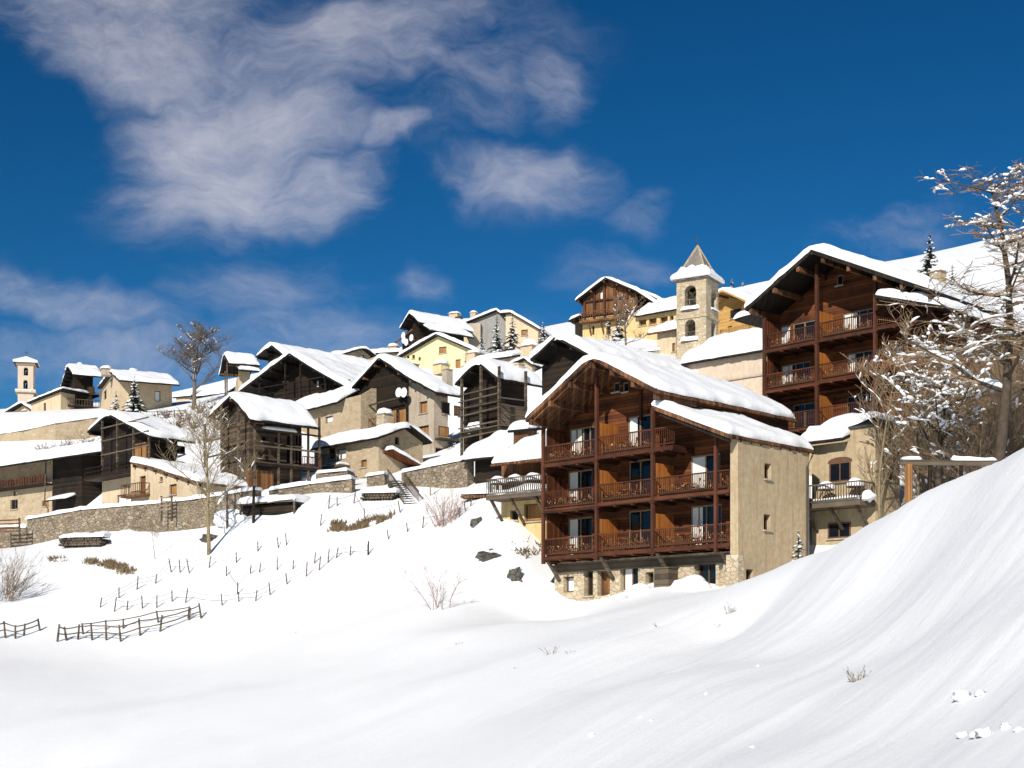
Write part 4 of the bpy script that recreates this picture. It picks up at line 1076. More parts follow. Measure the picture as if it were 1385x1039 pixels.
H = gable_house('beige_house', 'beige house with brown shutter right of the concrete house, snowy slope against the sky', 203, -20,
    [(676, 425), (690, 424), (730, 447)], 490, depth=9, oh=.5, wm='beige', wl=684, wr=728, sn=.4, purlin=False, fh=[(705, 446, 714, 454, 'shut')])

# ---- stone house with the long roof behind
H = eaves_house('stone_house', 'beige stone house with small timber porch and flue, upper centre left', 186, -52, (433, 483.5), (475.5, 476.5), (494.5, 471.5), (508, 482), 520, wl=439, wr=475, oh=.5, wm='warmstone', sn=.35,
    fh=[(448, 482, 453, 486, 'shut'), (461, 479, 467, 484, 'shut')], sh=[(487, 480, 493, 487, 'white')])
b = MB(); p = H.F(472, 500, -.2); b.box(-1.4, -.6, -.5, .2, -4, H.F(472, 485, -.2)[1]); b.build('flue', M['warmstone'], H.root)
q = H.sbox((480, 490, 497, 503), H.u1 + .8); b = MB(); b.box(H.u1 + .02, H.u1 + .8, q[0], q[1], -3, q[3] - .3); b.build('porch', M['shut'], H.root)
H.roof([(q[0] - .4, q[3] - .3), (q[1] + .4, q[3] - .55)], H.u1 + .03, H.u1 + 1.1, 'u', .1, .25, name='porch_roof')
H = eaves_house('long_house', 'long pale roof with one round-capped chimney behind the stone house, on the skyline', 208, -14, (441, 474), (548, 477), (4.5, 1.3), (9, .2), 500, oh=.4, wm='warmstone', sn=.45)
H.chimney(H.prof, -2.2, 530, 470, 1.3, M['warmstone'], .5, v=1.2)

# ---- big brown house below the skyline, right of centre
H = gable_house('wooden_house', 'brown timber-framed gable house with small pale windows, left of the church tower', 172, -26,
    [(779, 408), (818, 377), (860, 395), (889, 414)], 460, depth=13, oh=1.1, wm='brown', wl=788, wr=862, sn=.45, inset_frac=.05, split=431, wm2='gold_pl',
    fh=[(811, 394, 815, 405, 'white'), (829, 391, 832, 401, 'white'), (801, 441, 804, 453, 'door'), (820, 436, 826, 453, 'dark')])
for px in (791, 804, 818, 832, 848, 861):
    p = H.F(px, 420, 1.0); b = MB(); b.box(p[0] - .13, p[0] + .13, .85, 1.08, H.zs - .2, interp(H.prof, p[0]) - .02); b.build('timber_post', M['post'], H.root)
for y0, a, c in ((405, 792, 850), (424, 788, 862)):
    z = H.F(820, y0, 1)[1]; b = MB(); b.bar((H.F(a, y0, 1)[0], .95, z), (H.F(c, y0, 1)[0], .95, z), .22); b.build('timber_beam', M['post'], H.root)
z = H.F(818, 431, .3)[1]; b = MB(); b.box(H.u0, H.u1, 0, 1.06, z - .25, z); gl = b.build('gallery', M['brown'], H.root); railing(gl, (H.u0, .05, z), (H.u1, .05, z), 1.0, mat='brown', gap=.3)
for px in (795, 812, 832, 850): p = H.F(px, 436); b = MB(); b.bar((p[0], 0.1, z - .25), (p[0], 1.1, z - 1.7), .16); b.build('strut', M['brown'], H.root)
q = [H.F(771, 436, 2), H.F(786, 429, 2)]; H.roof([q[0], (q[1][0], q[1][1])], 1.5, 6, 'v', .15, .4, M['darksoffit'], name='side_roof')
b = MB(); b.box(q[0][0] + .6, q[1][0] + .2, 2.2, 5.5, -3, q[0][1] + .1); b.build('side_shed', M['dark'], H.root)
H = gable_house('rear_house', 'snowy roof slope peeping out behind the brown timber-framed house', 186, -26, [(830, 402), (868, 395), (908, 416)], 455, depth=9, oh=.8, wm='brown', sn=.4, purlin=False)
H = eaves_house('gallery_house', 'cream house with a row of four square openings beside the church tower', 164, -38, (858, 430), (920, 419), (5, 2.6), (10, 1.2), 470, wl=850, wr=918, oh=.6, wm='gold_pl', sn=.6, d=.5,
    fh=[(864, 432, 874, 441, 'shut'), (877.5, 430, 888, 439, 'shut'), (893, 428, 903, 437, 'shut'), (906, 427, 911, 435, 'shut')])
# ---- chapel group and tower
H = eaves_house('shed', 'small beige outbuilding with a flat snow roof against the left of the church tower', 149, -38, (875, 459), (916, 447), (5, 2.0), None, 500, wl=889, wr=914, oh=.7, wm='beige', sn=.5, fh=[(909, 464, 913, 476, 'shut'), (891, 480, 897, 490, 'dark')], rm='soffit')
H = House('church_tower', 'square stone church tower with arched belfry openings and grey pointed roof above a snow collar', 'church tower', 955, 400, 146, -31, 500)
w = -H.F(915, 400)[0]; zt = H.F(955, 375)[1]; zm = H.F(940, 428)[1]; dd = w * .98
fl = [(931 - 5, 386, 941.5, 419), (926.5, 432, 940.5, 461)]
hh = [H.fbox(q) for q in fl]; hs = [H.sbox(q, 0) for q in ((962, 392, 969, 420), (962, 433, 968.5, 463))]
b = MB(); t_ = [(-w, zt), (0, zt)]
wallface(b, H.front(0), -w, 0, -6, t_, hh, .9); wallface(b, H.side(0), 0, dd, -6, [(0, zt), (dd, zt)], hs, .9)
wallface(b, H.front(dd), -w, 0, -6, t_, hh, -.9); wallface(b, lambda a, z, d: (-w + d, a, z), 0, dd, -6, [(0, zt), (dd, zt)], hs, .9)
for hl_, m in ((hh, lambda a, z, d: (a, d, z)), (hs, lambda a, z, d: (-d, a, z))):
    for q in hl_:
        c, r = (q[0] + q[1]) / 2, (q[1] - q[0]) / 2
        for sg in (-1, 1):
            arc = [(c + sg * r * math.cos(t * math.pi / 12), q[3] - r + r * math.sin(t * math.pi / 12)) for t in range(7)]
            b.prism(arc + [(c + sg * r, q[3])], m, .003, .9)
b.build('shaft', M['palestone'], H.root)
b = MB(); b.box(-w - .1, .1, -.1, dd + .1, zm - .12, zm + .12); b.build('string_course', M['palestone'], H.root)
for q in hh:
    b = MB(); c = (q[0] + q[1]) / 2
    for k in range(2): b.box(q[0], q[1], .55, .65, lerp(q[2], q[3], .25 + .2 * k), lerp(q[2], q[3], .25 + .2 * k) + .1)
    b.build('belfry_bar', M['grey'], H.root)
    b = MB(); snow_sheet(b, lambda s, t: (q[0] - .35 + s, -.28 + t, q[2] - .02), q[1] - q[0] + .7, .9, .38, .25, .4, q[2]); b.build('sill_snow', M['snow'], H.root, True)
    b = MB(); zz = q[3] - .5; b.tube([(c, dd/2, zz + .1), (c, dd/2, zz), (c, dd/2, zz - .5), (c, dd/2, zz - .9), (c, dd/2, zz - 1.15)], [.1, .28, .36, .5, .62], 14); b.build('bell', M['metal'], H.root, True)
for q in hs:
    b = MB(); snow_sheet(b, lambda s, t: (-.5 + t, q[0] - .1 + s, q[2] - .02), q[1] - q[0] + .2, .7, .3, .2, .4, q[2]); b.build('sill_snow', M['snow'], H.root, True)
za = H.F(946, 325)[1]; e = .55; cx, cy = -w / 2, dd / 2
def ring(r, z): return [(cx - r * w, cy - r * dd, z), (cx + r * w, cy - r * dd, z), (cx + r * w, cy + r * dd, z), (cx - r * w, cy + r * dd, z)]
b = MB(); r0, r1, r2 = ring(.60, zt), ring(.60, zt + .12), ring(.37, zt + 1.35); b.face(r0[::-1])
for A_, B_ in ((r0, r1), (r1, r2)):
    for k in range(4): b.face([A_[k], A_[(k+1) % 4], B_[(k+1) % 4], B_[k]])
for k in range(4): b.face([r2[k], r2[(k+1) % 4], (cx, cy, za)])
ro = b.build('spire', M['lead'], H.root)
b = MB()
for k in range(4): b.bar(r2[k], (cx, cy, za), .14)
b.build('hip_trim', M['palestone'], ro)
b = MB(); N = 40; rows = []   # ragged collar of snow round the foot of the spire
for z, rr, am in ((zt + .12, .60, 0), (zt + .14, .655, .01), (zt + .45, .65, .02), (zt + .75, .60, .02), (zt + 1.0, .50, .03), (zt + 1.5, .385, .06), (zt + 1.5, .33, .0)):
    row = []
    for k in range(N):
        t = k / N * 4; i, f = int(t) % 4, t % 1; R4 = ring(rr, z); p = Vector(R4[i]).lerp(Vector(R4[(i+1) % 4]), f)
        nz = mn.noise(Vector((k * .55, z * .8, 3.1))) + .6 * mn.noise(Vector((k * 1.4, z, 7)))
        row.append((p.x + (p.x - cx) * am * nz, p.y + (p.y - cy) * am * nz, p.z + (.5 * nz if am > .05 else .12 * nz if am else 0)))
    rows.append(len(b.v)); b.v += row
for a, c in zip(rows, rows[1:]):
    for k in range(N): b.f.append((a + k, a + (k+1) % N, c + (k+1) % N, c + k))
b.build('snow_collar', M['snow'], ro, True)
b = MB(); b.bar((cx, cy, za - .3), (cx, cy, za + 1.0), .055); b.bar((cx - .22, cy, za + .65), (cx + .22, cy, za + .65), .055); b.build('cross', M['metal'], H.root)

H = eaves_house('chapel_nave', 'long pale pinkish wall under a thick snow roof between church tower and upper guest house', 112, -42, (921, 501), (1040, 475), (6, 3.0), (10, 1.0), 560, wl=925, wr=1038, oh=.5, wm='pink', sn=.75)
z = H.F(980, 515, .45)[1]; b = MB(); b.bar((H.u0, .42, z), (H.u1, .42, z), .1, .12); b.build('ledge', M['greypl'], H.root)
H = gable_house('golden_chalet', 'new golden timber chalet with curved balcony, right of the church tower', 160, -50,
    [(950, 412), (976, 394), (1009, 409)], 470, depth=10, oh=1.8, wm='gold', wl=965, wr=1003, sn=.6, rm='gold', fh=[(988, 418, 1003, 430, 'dark'), (984, 441, 990, 456, 'dark')])
z = H.F(998, 459, .4)[1]; p0, p1 = H.F(976, 459)[0], H.F(1016, 452)[0]
b = MB(); b.box(p0, p1, -.3, 1.76, z - .3, z); bl = b.build('balcony', M['gold'], H.root); railing(bl, (p0, -.25, z), (p1, -.25, z), 1.3, mat='gold', gap=.22, tw=.14); railing(bl, (p1, -.25, z), (p1, 1.7, z), 1.3, mat='gold', gap=.22, tw=.14)
b = MB(); b.box(p0, p1, .3, 1.7, z - 3, z - .31); b.build('dark_lower_box', M['dark'], H.root)  # dark timber box filling the space below the balcony

# ---- roof pieces right of the upper guest house, half hidden by the larch
H = eaves_house('wooden_annex', 'dark wooden annex with heavy snow roof half hidden by the larch and bushes', 96, -30, (1262, 470), (1350, 452), (6, 2.4), (10, 1.2), 570, oh=.8, wm='red', sn=.9, fh=[(1281, 490, 1300, 512, 'dark'), (1305, 482, 1335, 508, 'dark')])
H = eaves_house('snow_roof_house', 'flat snow-laden roof with a dark opening behind the larch trunk', 120, -30, (1330, 428), (1420, 424), (6, 2.0), (10, 1.0), 470, oh=.6, wm='dark', sn=.8)
H = gable_house('rear_chalet', 'snow roof with chimney and small dark dormer rising behind the upper guest house', 118, -46, [(1192, 392), (1224, 378), (1300, 412)], 470, depth=12, oh=.8, wm='dark', sn=.6, purlin=False)
H.chimney(H.prof, 2.2, 1256, 372, 1.0, M['ochre'], .5, v=1.5)

# ---- little timber hut, wood store, stone walls, terrace walls
H = eaves_house('timber_hut', 'small upright-boarded timber hut with a curled snow cap, left of the guest house eaves', 103, -30, (687, 586), (716, 583), (2, .35), None, 610, oh=.3, ohs=.3, wm='brown', sn=.6, R=.5)
H = eaves_house('wood_store', 'open wood store with sagging snow-loaded roof and stacked logs, left of the wing house', 108, -38, (624, 628), (681, 619), (4.5, 2.3), None, 668, oh=1.2, wm='dark', sn=.85, R=.6)
lg = empty('log_stack', H.root.location, H.root.rotation_euler.z, 'orange heap of split logs under the wood store roof', 'log stack')
b = MB(); r = random.Random(4)
for row in range(6):
    for k in range(17):
        u = H.u0 + 1.3 + k * .2 + .1 * (row % 2); z = -.35 + row * .18; L = r.uniform(.05, .25); rr = r.uniform(.085, .11)
        b.tube([(u, .4 - L, z), (u, 1.15, z)], [rr, rr], 6)
b.build('split_logs', M['log'], lg); lg['kind'] = 'thing'

def stone_wall(name, label, pts, th, hs, mat='stone', snow=.35, cat='stone wall', drop=1.2):
    """pts = (column, distance, row of the wall's top); a wall between picture points, its snow a part"""
    P = [at(px, py, Y) for px, Y, py in pts]
    o = Vector(P[0]); e = empty(name, o, 0, label, cat)
    b, w = MB(), MB()
    for k, (p, q) in enumerate(zip(P, P[1:])):
        p, q = Vector(p) - o, Vector(q) - o; d = (q - p); n = Vector((-d.y, d.x, 0)).normalized(); ln = math.hypot(d.x, d.y)
        if n.y < 0: n = -n
        steps = max(1, int(ln / 1.2)); prev = None
        for j in range(steps + 1):
            c = p.lerp(q, j / steps); g = gz(c.x + o.x, c.y + o.y) - o.z
            jit = .08 * mn.noise(Vector((c.x * .9, c.y * .9, k)))
            lo = min(g - drop, c.z - hs); row = [(c.x, c.y, lo), (c.x, c.y, c.z + jit), tuple(c + n * th + Vector((0, 0, jit))), (c.x + n.x * th, c.y + n.y * th, lo)]
            i = len(b.v); b.v += row
            if prev is not None:
                for a in range(3): b.f.append((prev + a, i + a, i + a + 1, prev + a + 1))
            else: b.f.append((i, i+1, i+2, i+3))
            prev = i
        b.f.append((prev, prev+3, prev+2, prev+1))
        du = d / ln
        snow_sheet(w, lambda s, t: tuple(p + du * s + n * (t - .12)), ln, th + .24, snow, .22, .5, k * 3.3 + px_seed(label), .8, .14)
    b.build('masonry', M[mat], e)
    if snow: w.build('snow_cover', M['snow'], e, True)
    return e
def px_seed(s): return sum(map(ord, s)) % 97 * .61
stone_wall('stone_wall', 'long rubble retaining wall with a snow cap crossing below the left houses', [(37, 125, 703), (110, 121.5, 690), (215, 117, 681), (262, 115, 676), (345, 112, 663)], .8, 2)
stone_wall('stone_wall', 'short low stone wall stub at the left edge beyond the small wooden gate', [(-30, 127, 716), (36, 125, 714)], .7, 1)
stone_wall('stone_wall', 'low snow-topped stone wall below the glazed barn', [(364, 115, 664), (420, 114, 655), (476, 113, 648)], .7, 1)
stone_wall('stone_wall', 'snow-capped stone parapet below the stone cottage, left of the stair', [(427, 118, 641), (470, 117, 637)], 1.2, 1)
stone_wall('stone_wall', 'short stone wall right beside the top of the stair', [(496, 116.5, 645), (520, 116, 641)], .9, 1)
stone_wall('stone_wall', 'tall rubble wall with snow cap between stair and wood store, centre', [(543, 114.5, 640), (585, 113, 631), (632, 111, 622)], .9, 2)
stone_wall('terrace_wall', 'brown terrace wall with timber lattice below the far gable house, upper left', [(-20, 186, 590), (30, 184, 583), (75, 184, 573), (130, 186, 565), (190, 188, 567)], 1.0, 3, 'warmstone')
stone_wall('stone_wall', 'pale stone garden wall below the row of square openings, beside the bare tree', [(846, 146, 478), (892, 146, 474)], .8, 2, 'palestone')
stone_wall('stone_wall', 'low pale wall under the eaves behind the annex and the guest house', [(1092, 92, 585), (1150, 91, 580)], .6, 1, 'ochre')
# ================================================================ trees, bushes, fences and small things
def bare_tree(name, label, base, h, seed, bark='bark', twig='twig', spread=.55, rt=None, first=.3, levels=3, snow=.4, lean=(0, 0), kids=(11, 6, 5), droop=0.0, cat='bare tree', group=None, upright=.35, tw=1.0, clump=1.0):
    r = random.Random(seed); e = empty(name, base, 0, label, cat, group); rt = rt or h * .022
    T, C, S = MB(), MB(), MB()
    def grow(p, d, L, rad, lev):
        n = 6 if lev == 0 else 4 if lev < 3 else 2; pts = [p]; q = p; dd = d.copy(); rads = [rad]
        for k in range(n):
            wob = .10 if lev == 0 else .26
            dd = (dd + Vector((r.uniform(-wob, wob), r.uniform(-wob, wob), r.uniform(-wob, wob) + (.05 if lev == 0 else upright * .22 - droop * .12)))).normalized()
            q = q + dd * L / n; pts.append(q); rads.append(rad * (1 - .78 * (k + 1) / n))
        mb = T if lev <= 1 else C
        mb.tube(pts, [max(x, .008 * tw) for x in rads], 7 if lev == 0 else 4 if lev == 1 else 3)
        if snow and lev >= 1 and r.random() < snow:
            for k in range(len(pts) - 1):
                a, c = pts[k], pts[k+1]; dv = (c - a).normalized()
                if abs(dv.z) < .8 and r.random() < .85:
                    w = (rads[k] * 1.1 + .022 * clump) * r.uniform(.5, 1.5)
                    S.tube([a + Vector((0, 0, rads[k])), a.lerp(c, .35) + Vector((0, 0, rads[k] + w * .5)), a.lerp(c, .7) + Vector((0, 0, rads[k] + w * .4)), c + Vector((0, 0, rads[k+1]))], [w * .35, w, w * .8, w * .2], 5)
        if lev >= levels: return
        for k in range(kids[lev]):
            t = first + (1 - first) * (k + r.random()) / kids[lev] if lev == 0 else r.uniform(.2, 1)
            i = min(int(t * n), n - 1); c = pts[i].lerp(pts[i+1], t * n - i)
            az = k * 2.4 + r.uniform(-.5, .5); side = Vector((math.cos(az), math.sin(az), 0))
            ax = (pts[i+1] - pts[i]).normalized()
            nd = (ax * r.uniform(.35, .8) * (upright + .35) + side * .9 + Vector((0, 0, upright * .5 - droop * .4)) + Vector((r.uniform(-.2, .2), r.uniform(-.2, .2), r.uniform(-.2, .2)))).normalized()
            ln = h * spread * (1.1 - .75 * t) * r.uniform(.7, 1.15) if lev == 0 else L * r.uniform(.3, .58)
            grow(c, nd, ln, max(rads[i] * (.5 if lev == 0 else .55), .012 * tw), lev + 1)
    grow(Vector((0, 0, -.3)), Vector((lean[0], lean[1], 1)).normalized(), h + .3, rt, 0)
    T.build('trunk', M[bark], e, True); C.build('crown', M[twig], e)
    if S.v: S.build('snow_clumps', M['snow'], e, True)
    return e

def bush(name, label, base, w, h, n, seed, mat='twig', snow=.3, group=None, fork=4, tw=1.0, upright=1.0, clump=1.0):
    r = random.Random(seed); e = empty(name, base, 0, label, 'bush', group); C, S = MB(), MB()
    for k in range(n):
        az = r.uniform(0, 2 * math.pi); rr = math.sqrt(r.random()) * w * .28
        p = Vector((math.cos(az) * rr, math.sin(az) * rr, -.15)); out = Vector((math.cos(az), math.sin(az), 0))
        d = (out * r.uniform(.05, .75) + Vector((0, 0, upright))).normalized(); L = h * r.uniform(.55, 1.08); pts = [p]; q = p
        for j in range(4):
            d = (d + Vector((r.uniform(-.2, .2), r.uniform(-.2, .2), r.uniform(-.12, .1))) + out * .08).normalized(); q = q + d * L / 4; pts.append(q)
        ra = .022 * tw * r.uniform(.7, 1.3); C.tube(pts, [ra, ra * .85, ra * .65, ra * .45, ra * .2], 3)
        for m in range(fork):
            t = r.uniform(.25, .97) * 4; i = min(int(t), 3); c = pts[i].lerp(pts[i+1], t - i)
            dv = ((pts[i+1] - pts[i]).normalized() + Vector((r.uniform(-.9, .9), r.uniform(-.9, .9), r.uniform(-.3, .6)))).normalized(); l2 = L * r.uniform(.15, .38)
            c2 = c + dv * l2 * .5; c3 = c2 + (dv + Vector((r.uniform(-.4, .4), r.uniform(-.4, .4), r.uniform(-.2, .4)))).normalized() * l2 * .5
            C.tube([c, c2, c3], [ra * .5, ra * .38, ra * .15], 3)
            for _ in range(2):
                d4 = (dv + Vector((r.uniform(-1, 1), r.uniform(-1, 1), r.uniform(-.5, .8)))).normalized() * l2 * .45; C.tube([c2, c2 + d4], [ra * .32, ra * .12], 3)
            if r.random() < snow and abs((c3 - c).normalized().z) < .6:
                w = .062 * clump * r.uniform(.4, 1.5); up = Vector((0, 0, w * .7)); a_, z_ = c.lerp(c2, r.uniform(.35, .75)), c2.lerp(c3, r.uniform(.1, .5)); S.tube([a_, a_.lerp(z_, .3) + up, a_.lerp(z_, .7) + up * 1.1, z_], [w * .4, w, w * .9, w * .2], 5)
    C.build('branches', M[mat], e)
    if S.v: S.build('snow_clumps', M['snow'], e, True)
    return e

def conifer(name, label, base, h, w, seed, snow=.6, group=None, cat='fir tree'):
    r = random.Random(seed); e = empty(name, base, 0, label, cat, group); T, C, S = MB(), MB(), MB()
    T.tube([(0, 0, -.4), (0, 0, h * .5), (0, 0, h)], [h * .02 + .03, h * .012 + .015, .01], 6)
    lay = max(10, min(24, int(h * 2.8)))
    for k in range(lay):
        t = k / (lay - 1); R_ = w * .5 * (1 - t) ** .82 + .05; n = max(4, int(9 - 4 * t))
        for j in range(n):
            z = h * (.05 + .93 * min(1, max(0, t + r.uniform(-.6, .6) / lay))); az = 2 * math.pi * (j + r.random()) / n + k * 1.7; L = R_ * r.uniform(.5, 1.25); dr = -.28 * L - .1 * L * r.random()
            o = Vector((math.cos(az), math.sin(az), 0)); sd = Vector((-o.y, o.x, 0)); a = Vector((0, 0, z)); tip = a + o * L + Vector((0, 0, dr))
            m = a.lerp(tip, .55) + Vector((0, 0, .06 * L)); b = .46 * L + .08
            for q in range(6):   # sprays of needles along the bough
                u = .12 + .86 * q / 5; c = a.lerp(m, min(1, u / .55)) if u < .55 else m.lerp(tip, (u - .55) / .45)
                ww = b * (1 - .75 * u) + .03; l2 = L * .34
                for sg in (-1, 1):
                    en = c + sd * sg * ww * r.uniform(.7, 1.2) + o * l2 * .7 + Vector((0, 0, -.16 * ww - r.uniform(0, .08) * L))
                    C.face([c - o * l2 * .3, en, c + o * l2 * .5 + Vector((0, 0, -.05 * L))])
                    C.face([c - o * l2 * .2 + Vector((0, 0, -.02)), en + Vector((0, 0, -.12 * L)), c + o * l2 * .3 + Vector((0, 0, -.16 * L))])
            if r.random() < snow:
                s_ = r.uniform(.6, 1.1); p = a.lerp(tip, r.uniform(.5, .85)) + Vector((0, 0, .05 * L)); S.blob(p, (L * .34 * s_, L * .34 * s_, L * .11 * s_ + .03), k * 7 + j, .45, 7, 5)
    T.build('trunk', M['dbark'], e); C.build('crown', M['needle'], e)
    if S.v: S.build('snow_clumps', M['snow'], e, True)
    return e

def px_h(y0, y1, Y): return abs(y0 - y1) * Y / FP
# ---- firs
for px, yb, yt, wd, Y, l, sn in ((182, 562, 508, 38, 186, 'taller of two snow-laden firs in front of the cream house', .75), (157, 560, 528, 26, 184, 'shorter of two snow-laden firs in front of the cream house', .75),
    (1257, 384, 314, 38, 150, 'tall dark fir beside the ochre chimney behind the upper guest house', .45), (1288, 394, 358, 22, 150, 'small fir just right of the tall fir behind the upper guest house', .6),
    (672, 482, 424, 24, 186, 'leftmost narrow snowy fir in front of the concrete house', .8), (693, 484, 422, 26, 184, 'tall narrow snowy fir at the right corner of the concrete house', .8),
    (713, 484, 448, 30, 182, 'low broad snowy fir in front of the beige house with brown shutter', .9), (735, 470, 434, 15, 200, 'thin snowy fir standing alone right of the beige house', .8), (652, 488, 452, 18, 184, 'small snow-buried fir left of the concrete house firs', .95),
    (630, 500, 474, 13, 170, 'thin dark little fir against the yellow gable wall', .2), (837, 462, 428, 24, 163, 'snowy fir below the brown timber-framed house', .8),
    (1080, 768, 717, 34, 75.5, 'small snow-covered fir at the foot of the ochre wall of the guest house', .95), (990, 392, 376, 7, 285, 'tiny fir on the far ridge, left of its companion', .6), (1005, 391, 380, 6, 285, 'tiny fir on the far ridge, right of its companion', .6)):
    x = (px - CX) / FP * Y; zb = (HY - yb) / FP * Y; g = gz(x, Y); base = Vector((x, Y, min(zb, g) if g < zb + 3 else zb))
    conifer('fir_tree', l, base, (HY - yt) / FP * Y - base.z, wd * Y / FP, int(px * 7 + yb), sn)

# ---- bare trees
b0 = hit(283, 750); bare_tree('bare_tree', 'bare tree with pale golden branches rising in front of the long stone wall', b0, px_h(750, 575, b0.y), 21, 'gbark', 'gbark', .62, .17, .26, 3, .05, (.03, 0), (17, 9, 7), 0, upright=.55, tw=1.05)
Y = 188; b0 = on(262, Y); b0.z = min(b0.z, (HY - 553) / FP * Y)
bare_tree('bare_tree', 'big bare tree against the sky beside the cream house, upper left', b0, ((HY - 432) / FP * Y - b0.z) * .86, 33, 'bark', 'dtwig', .6, .32, .25, 3, .02, (.04, 0), (15, 12, 14), 0, upright=.42, tw=1.6, clump=1.5)
Y = 147; b0 = on(846, Y); b0.z = min(b0.z, (HY - 480) / FP * Y)
bare_tree('bare_tree', 'slender bare tree left of the church tower, in front of the brown house', b0, (HY - 408) / FP * Y - b0.z, 12, 'bark', 'twig', .6, .14, .25, 3, .08, (.05, 0), (11, 7, 5), 0, upright=.6, tw=1.7, clump=1.3)
b0 = on(832, 146); b0.z = min(b0.z, (HY - 477) / FP * 146); bare_tree('bare_tree', 'crooked leaning bare sapling just left of the slender tree by the church tower', b0, 3.2, 15, 'bark', 'twig', .5, .09, .2, 3, .2, (-.45, 0), (8, 5, 4), 0, upright=.5, tw=1.4)
Y = 66; b0 = Vector(((1345 - CX) / FP * Y, Y, gz((1345 - CX) / FP * Y, Y)))
bare_tree('larch_tree', 'big gnarled larch hung with snow clumps at the right edge', b0, (HY - 236) / FP * Y - b0.z, 27, 'dbark', 'larch', .42, .29, .25, 3, .15, (.14, 0), (19, 12, 11), .12, 'larch tree', upright=.16, tw=1.4, clump=1.7)
bare_tree('bare_tree', 'snow-plastered old tree in the thicket right of the annex', on(1272, 74), 8.6, 8, 'dbark', 'larch', .55, .22, .25, 3, .22, (.02, 0), (16, 9, 8), .1, upright=.3, tw=1.7, clump=2.6)
bare_tree('bare_tree', 'thin pale bare tree in front of the upper guest house balconies', on(1192, 80), 9.5, 9, 'gbark', 'larch', .5, .1, .2, 3, .15, (-.08, 0), (13, 8, 5), 0, upright=.85, tw=1.2)
bare_tree('bare_tree', 'spindly bare tree leaning over the annex roof', on(1243, 78), 9.4, 19, 'gbark', 'larch', .5, .1, .2, 3, .12, (-.05, 0), (13, 8, 5), 0, upright=.8, tw=1.2)
bare_tree('sapling', 'thin bare sapling alone on the snow below the snow-covered heap', hit(210, 758), 4.0, 4, 'twig', 'rtwig', .25, .03, .3, 2, 0, (0, 0), (8, 3), upright=.9, tw=1.0, cat='sapling')

# ---- bushes
bush('bush', 'reddish upright leafless bush below the tall rubble wall', hit(600, 713), 2.6, 2.9, 46, 1, 'rtwig', .0, fork=3, upright=1.6)
bush('bush', 'thin forked leafless bush alone on the middle snow slope', hit(595, 822), 2.3, 3.0, 8, 6, 'rtwig', .0, fork=7, upright=1.5)
bush('bush', 'brown tangled bush at the left edge of the meadow', hit(2, 812), 4.2, 3.8, 70, 3, 'twig', .0, fork=6)
th = 'dense leafless bush flecked with snow in the thicket right of the annex'; tg = 'leafless bushes right of the annex'
for k, (px, Y, w, h, n, m, s) in enumerate(((1252, 79, 4.0, 4.0, 60, 'twig', .3), (1262, 82, 4.5, 5.4, 80, 'larch', .35), (1300, 84, 5, 5.0, 90, 'twig', .4), (1335, 80, 5, 5.6, 90, 'larch', .2), (1372, 78, 5, 5.8, 90, 'larch', .15),
    (1240, 90, 5, 5.0, 80, 'twig', .4), (1290, 92, 5, 6.4, 80, 'larch', .4), (1345, 90, 6, 6.6, 95, 'larch', .25), (1320, 72, 3.6, 3.6, 60, 'twig', .25), (1385, 86, 5, 7.4, 90, 'larch', .2), (1270, 98, 5, 6.5, 80, 'larch', .45), (1310, 100, 5.5, 7.5, 90, 'twig', .5), (1360, 102, 6, 8.0, 90, 'larch', .35), (1395, 74, 4, 5.5, 80, 'larch', .1), (1350, 73, 4, 4.4, 80, 'twig', .1), (1320, 88, 5, 6.2, 90, 'larch', .1), (1372, 92, 5, 7.5, 90, 'twig', .1), (1285, 76, 4, 4.2, 70, 'larch', .15))):
    bush('bush', th, on(px, Y), w, h, n, 60 + k, m, s * .9, tg, 6, 1.0, .9, 1.0)
for k, (px, Y, w, h) in enumerate(((285, 168, 4, 2.2), (300, 172, 4, 2.0), (270, 180, 4, 1.8), (225, 186, 5, 1.6), (250, 176, 4, 2.0), (100, 168, 5, 2.6), (118, 170, 5, 2.6), (128, 162, 4, 2.4), (150, 172, 5, 2.2), (175, 176, 5, 2.0), (205, 178, 5, 2.2), (238, 170, 4, 2.0), (262, 166, 5, 2.4), (292, 158, 5, 2.4), (278, 152, 4, 2.2), (310, 164, 4, 1.8), (88, 174, 4, 2.2), (60, 176, 4, 1.8))):
    bush('bush', 'low brown scrub poking through the snow on the upper left terraces', on(px, Y), w, h, 40, 100 + k, 'twig', .25, 'scrub on the upper left terraces', 4, 1.7, .7, 1.6)
for k, (px, py, n, h) in enumerate(((1160, 921, 16, .42), (745, 886, 9, .55), (620, 872, 8, .3), (770, 884, 8, .3), (985, 832, 10, .6), (975, 850, 8, .35), (890, 848, 6, .3), (402, 856, 8, .3), (700, 905, 8, .2))):
    lab = ['dry weeds with snow tufts on the right bank, nearest of the weeds', 'tall thin dry weed stalks in the middle of the front slope', 'tiny dark weed on the open slope below the forked bush', 'single dark stalk right of the tall dry weeds', 'fine weeds where the bank meets the stone base of the guest house', 'small spray of weeds just below the fine weeds by the bank', 'few short weeds below the snow pile at the guest house', 'tiny weed on the snow right of the rail fence', 'faint weeds left below the tall dry stalks'][k]
    e = bush('dry_weed', lab, hit(px, py), .3, h, n, 300 + k + (k == 2), 'dry' if k != 2 else 'twig', .5 if k == 0 else 0, None, 3, .35, 1.3, .17); e['category'] = 'weed'

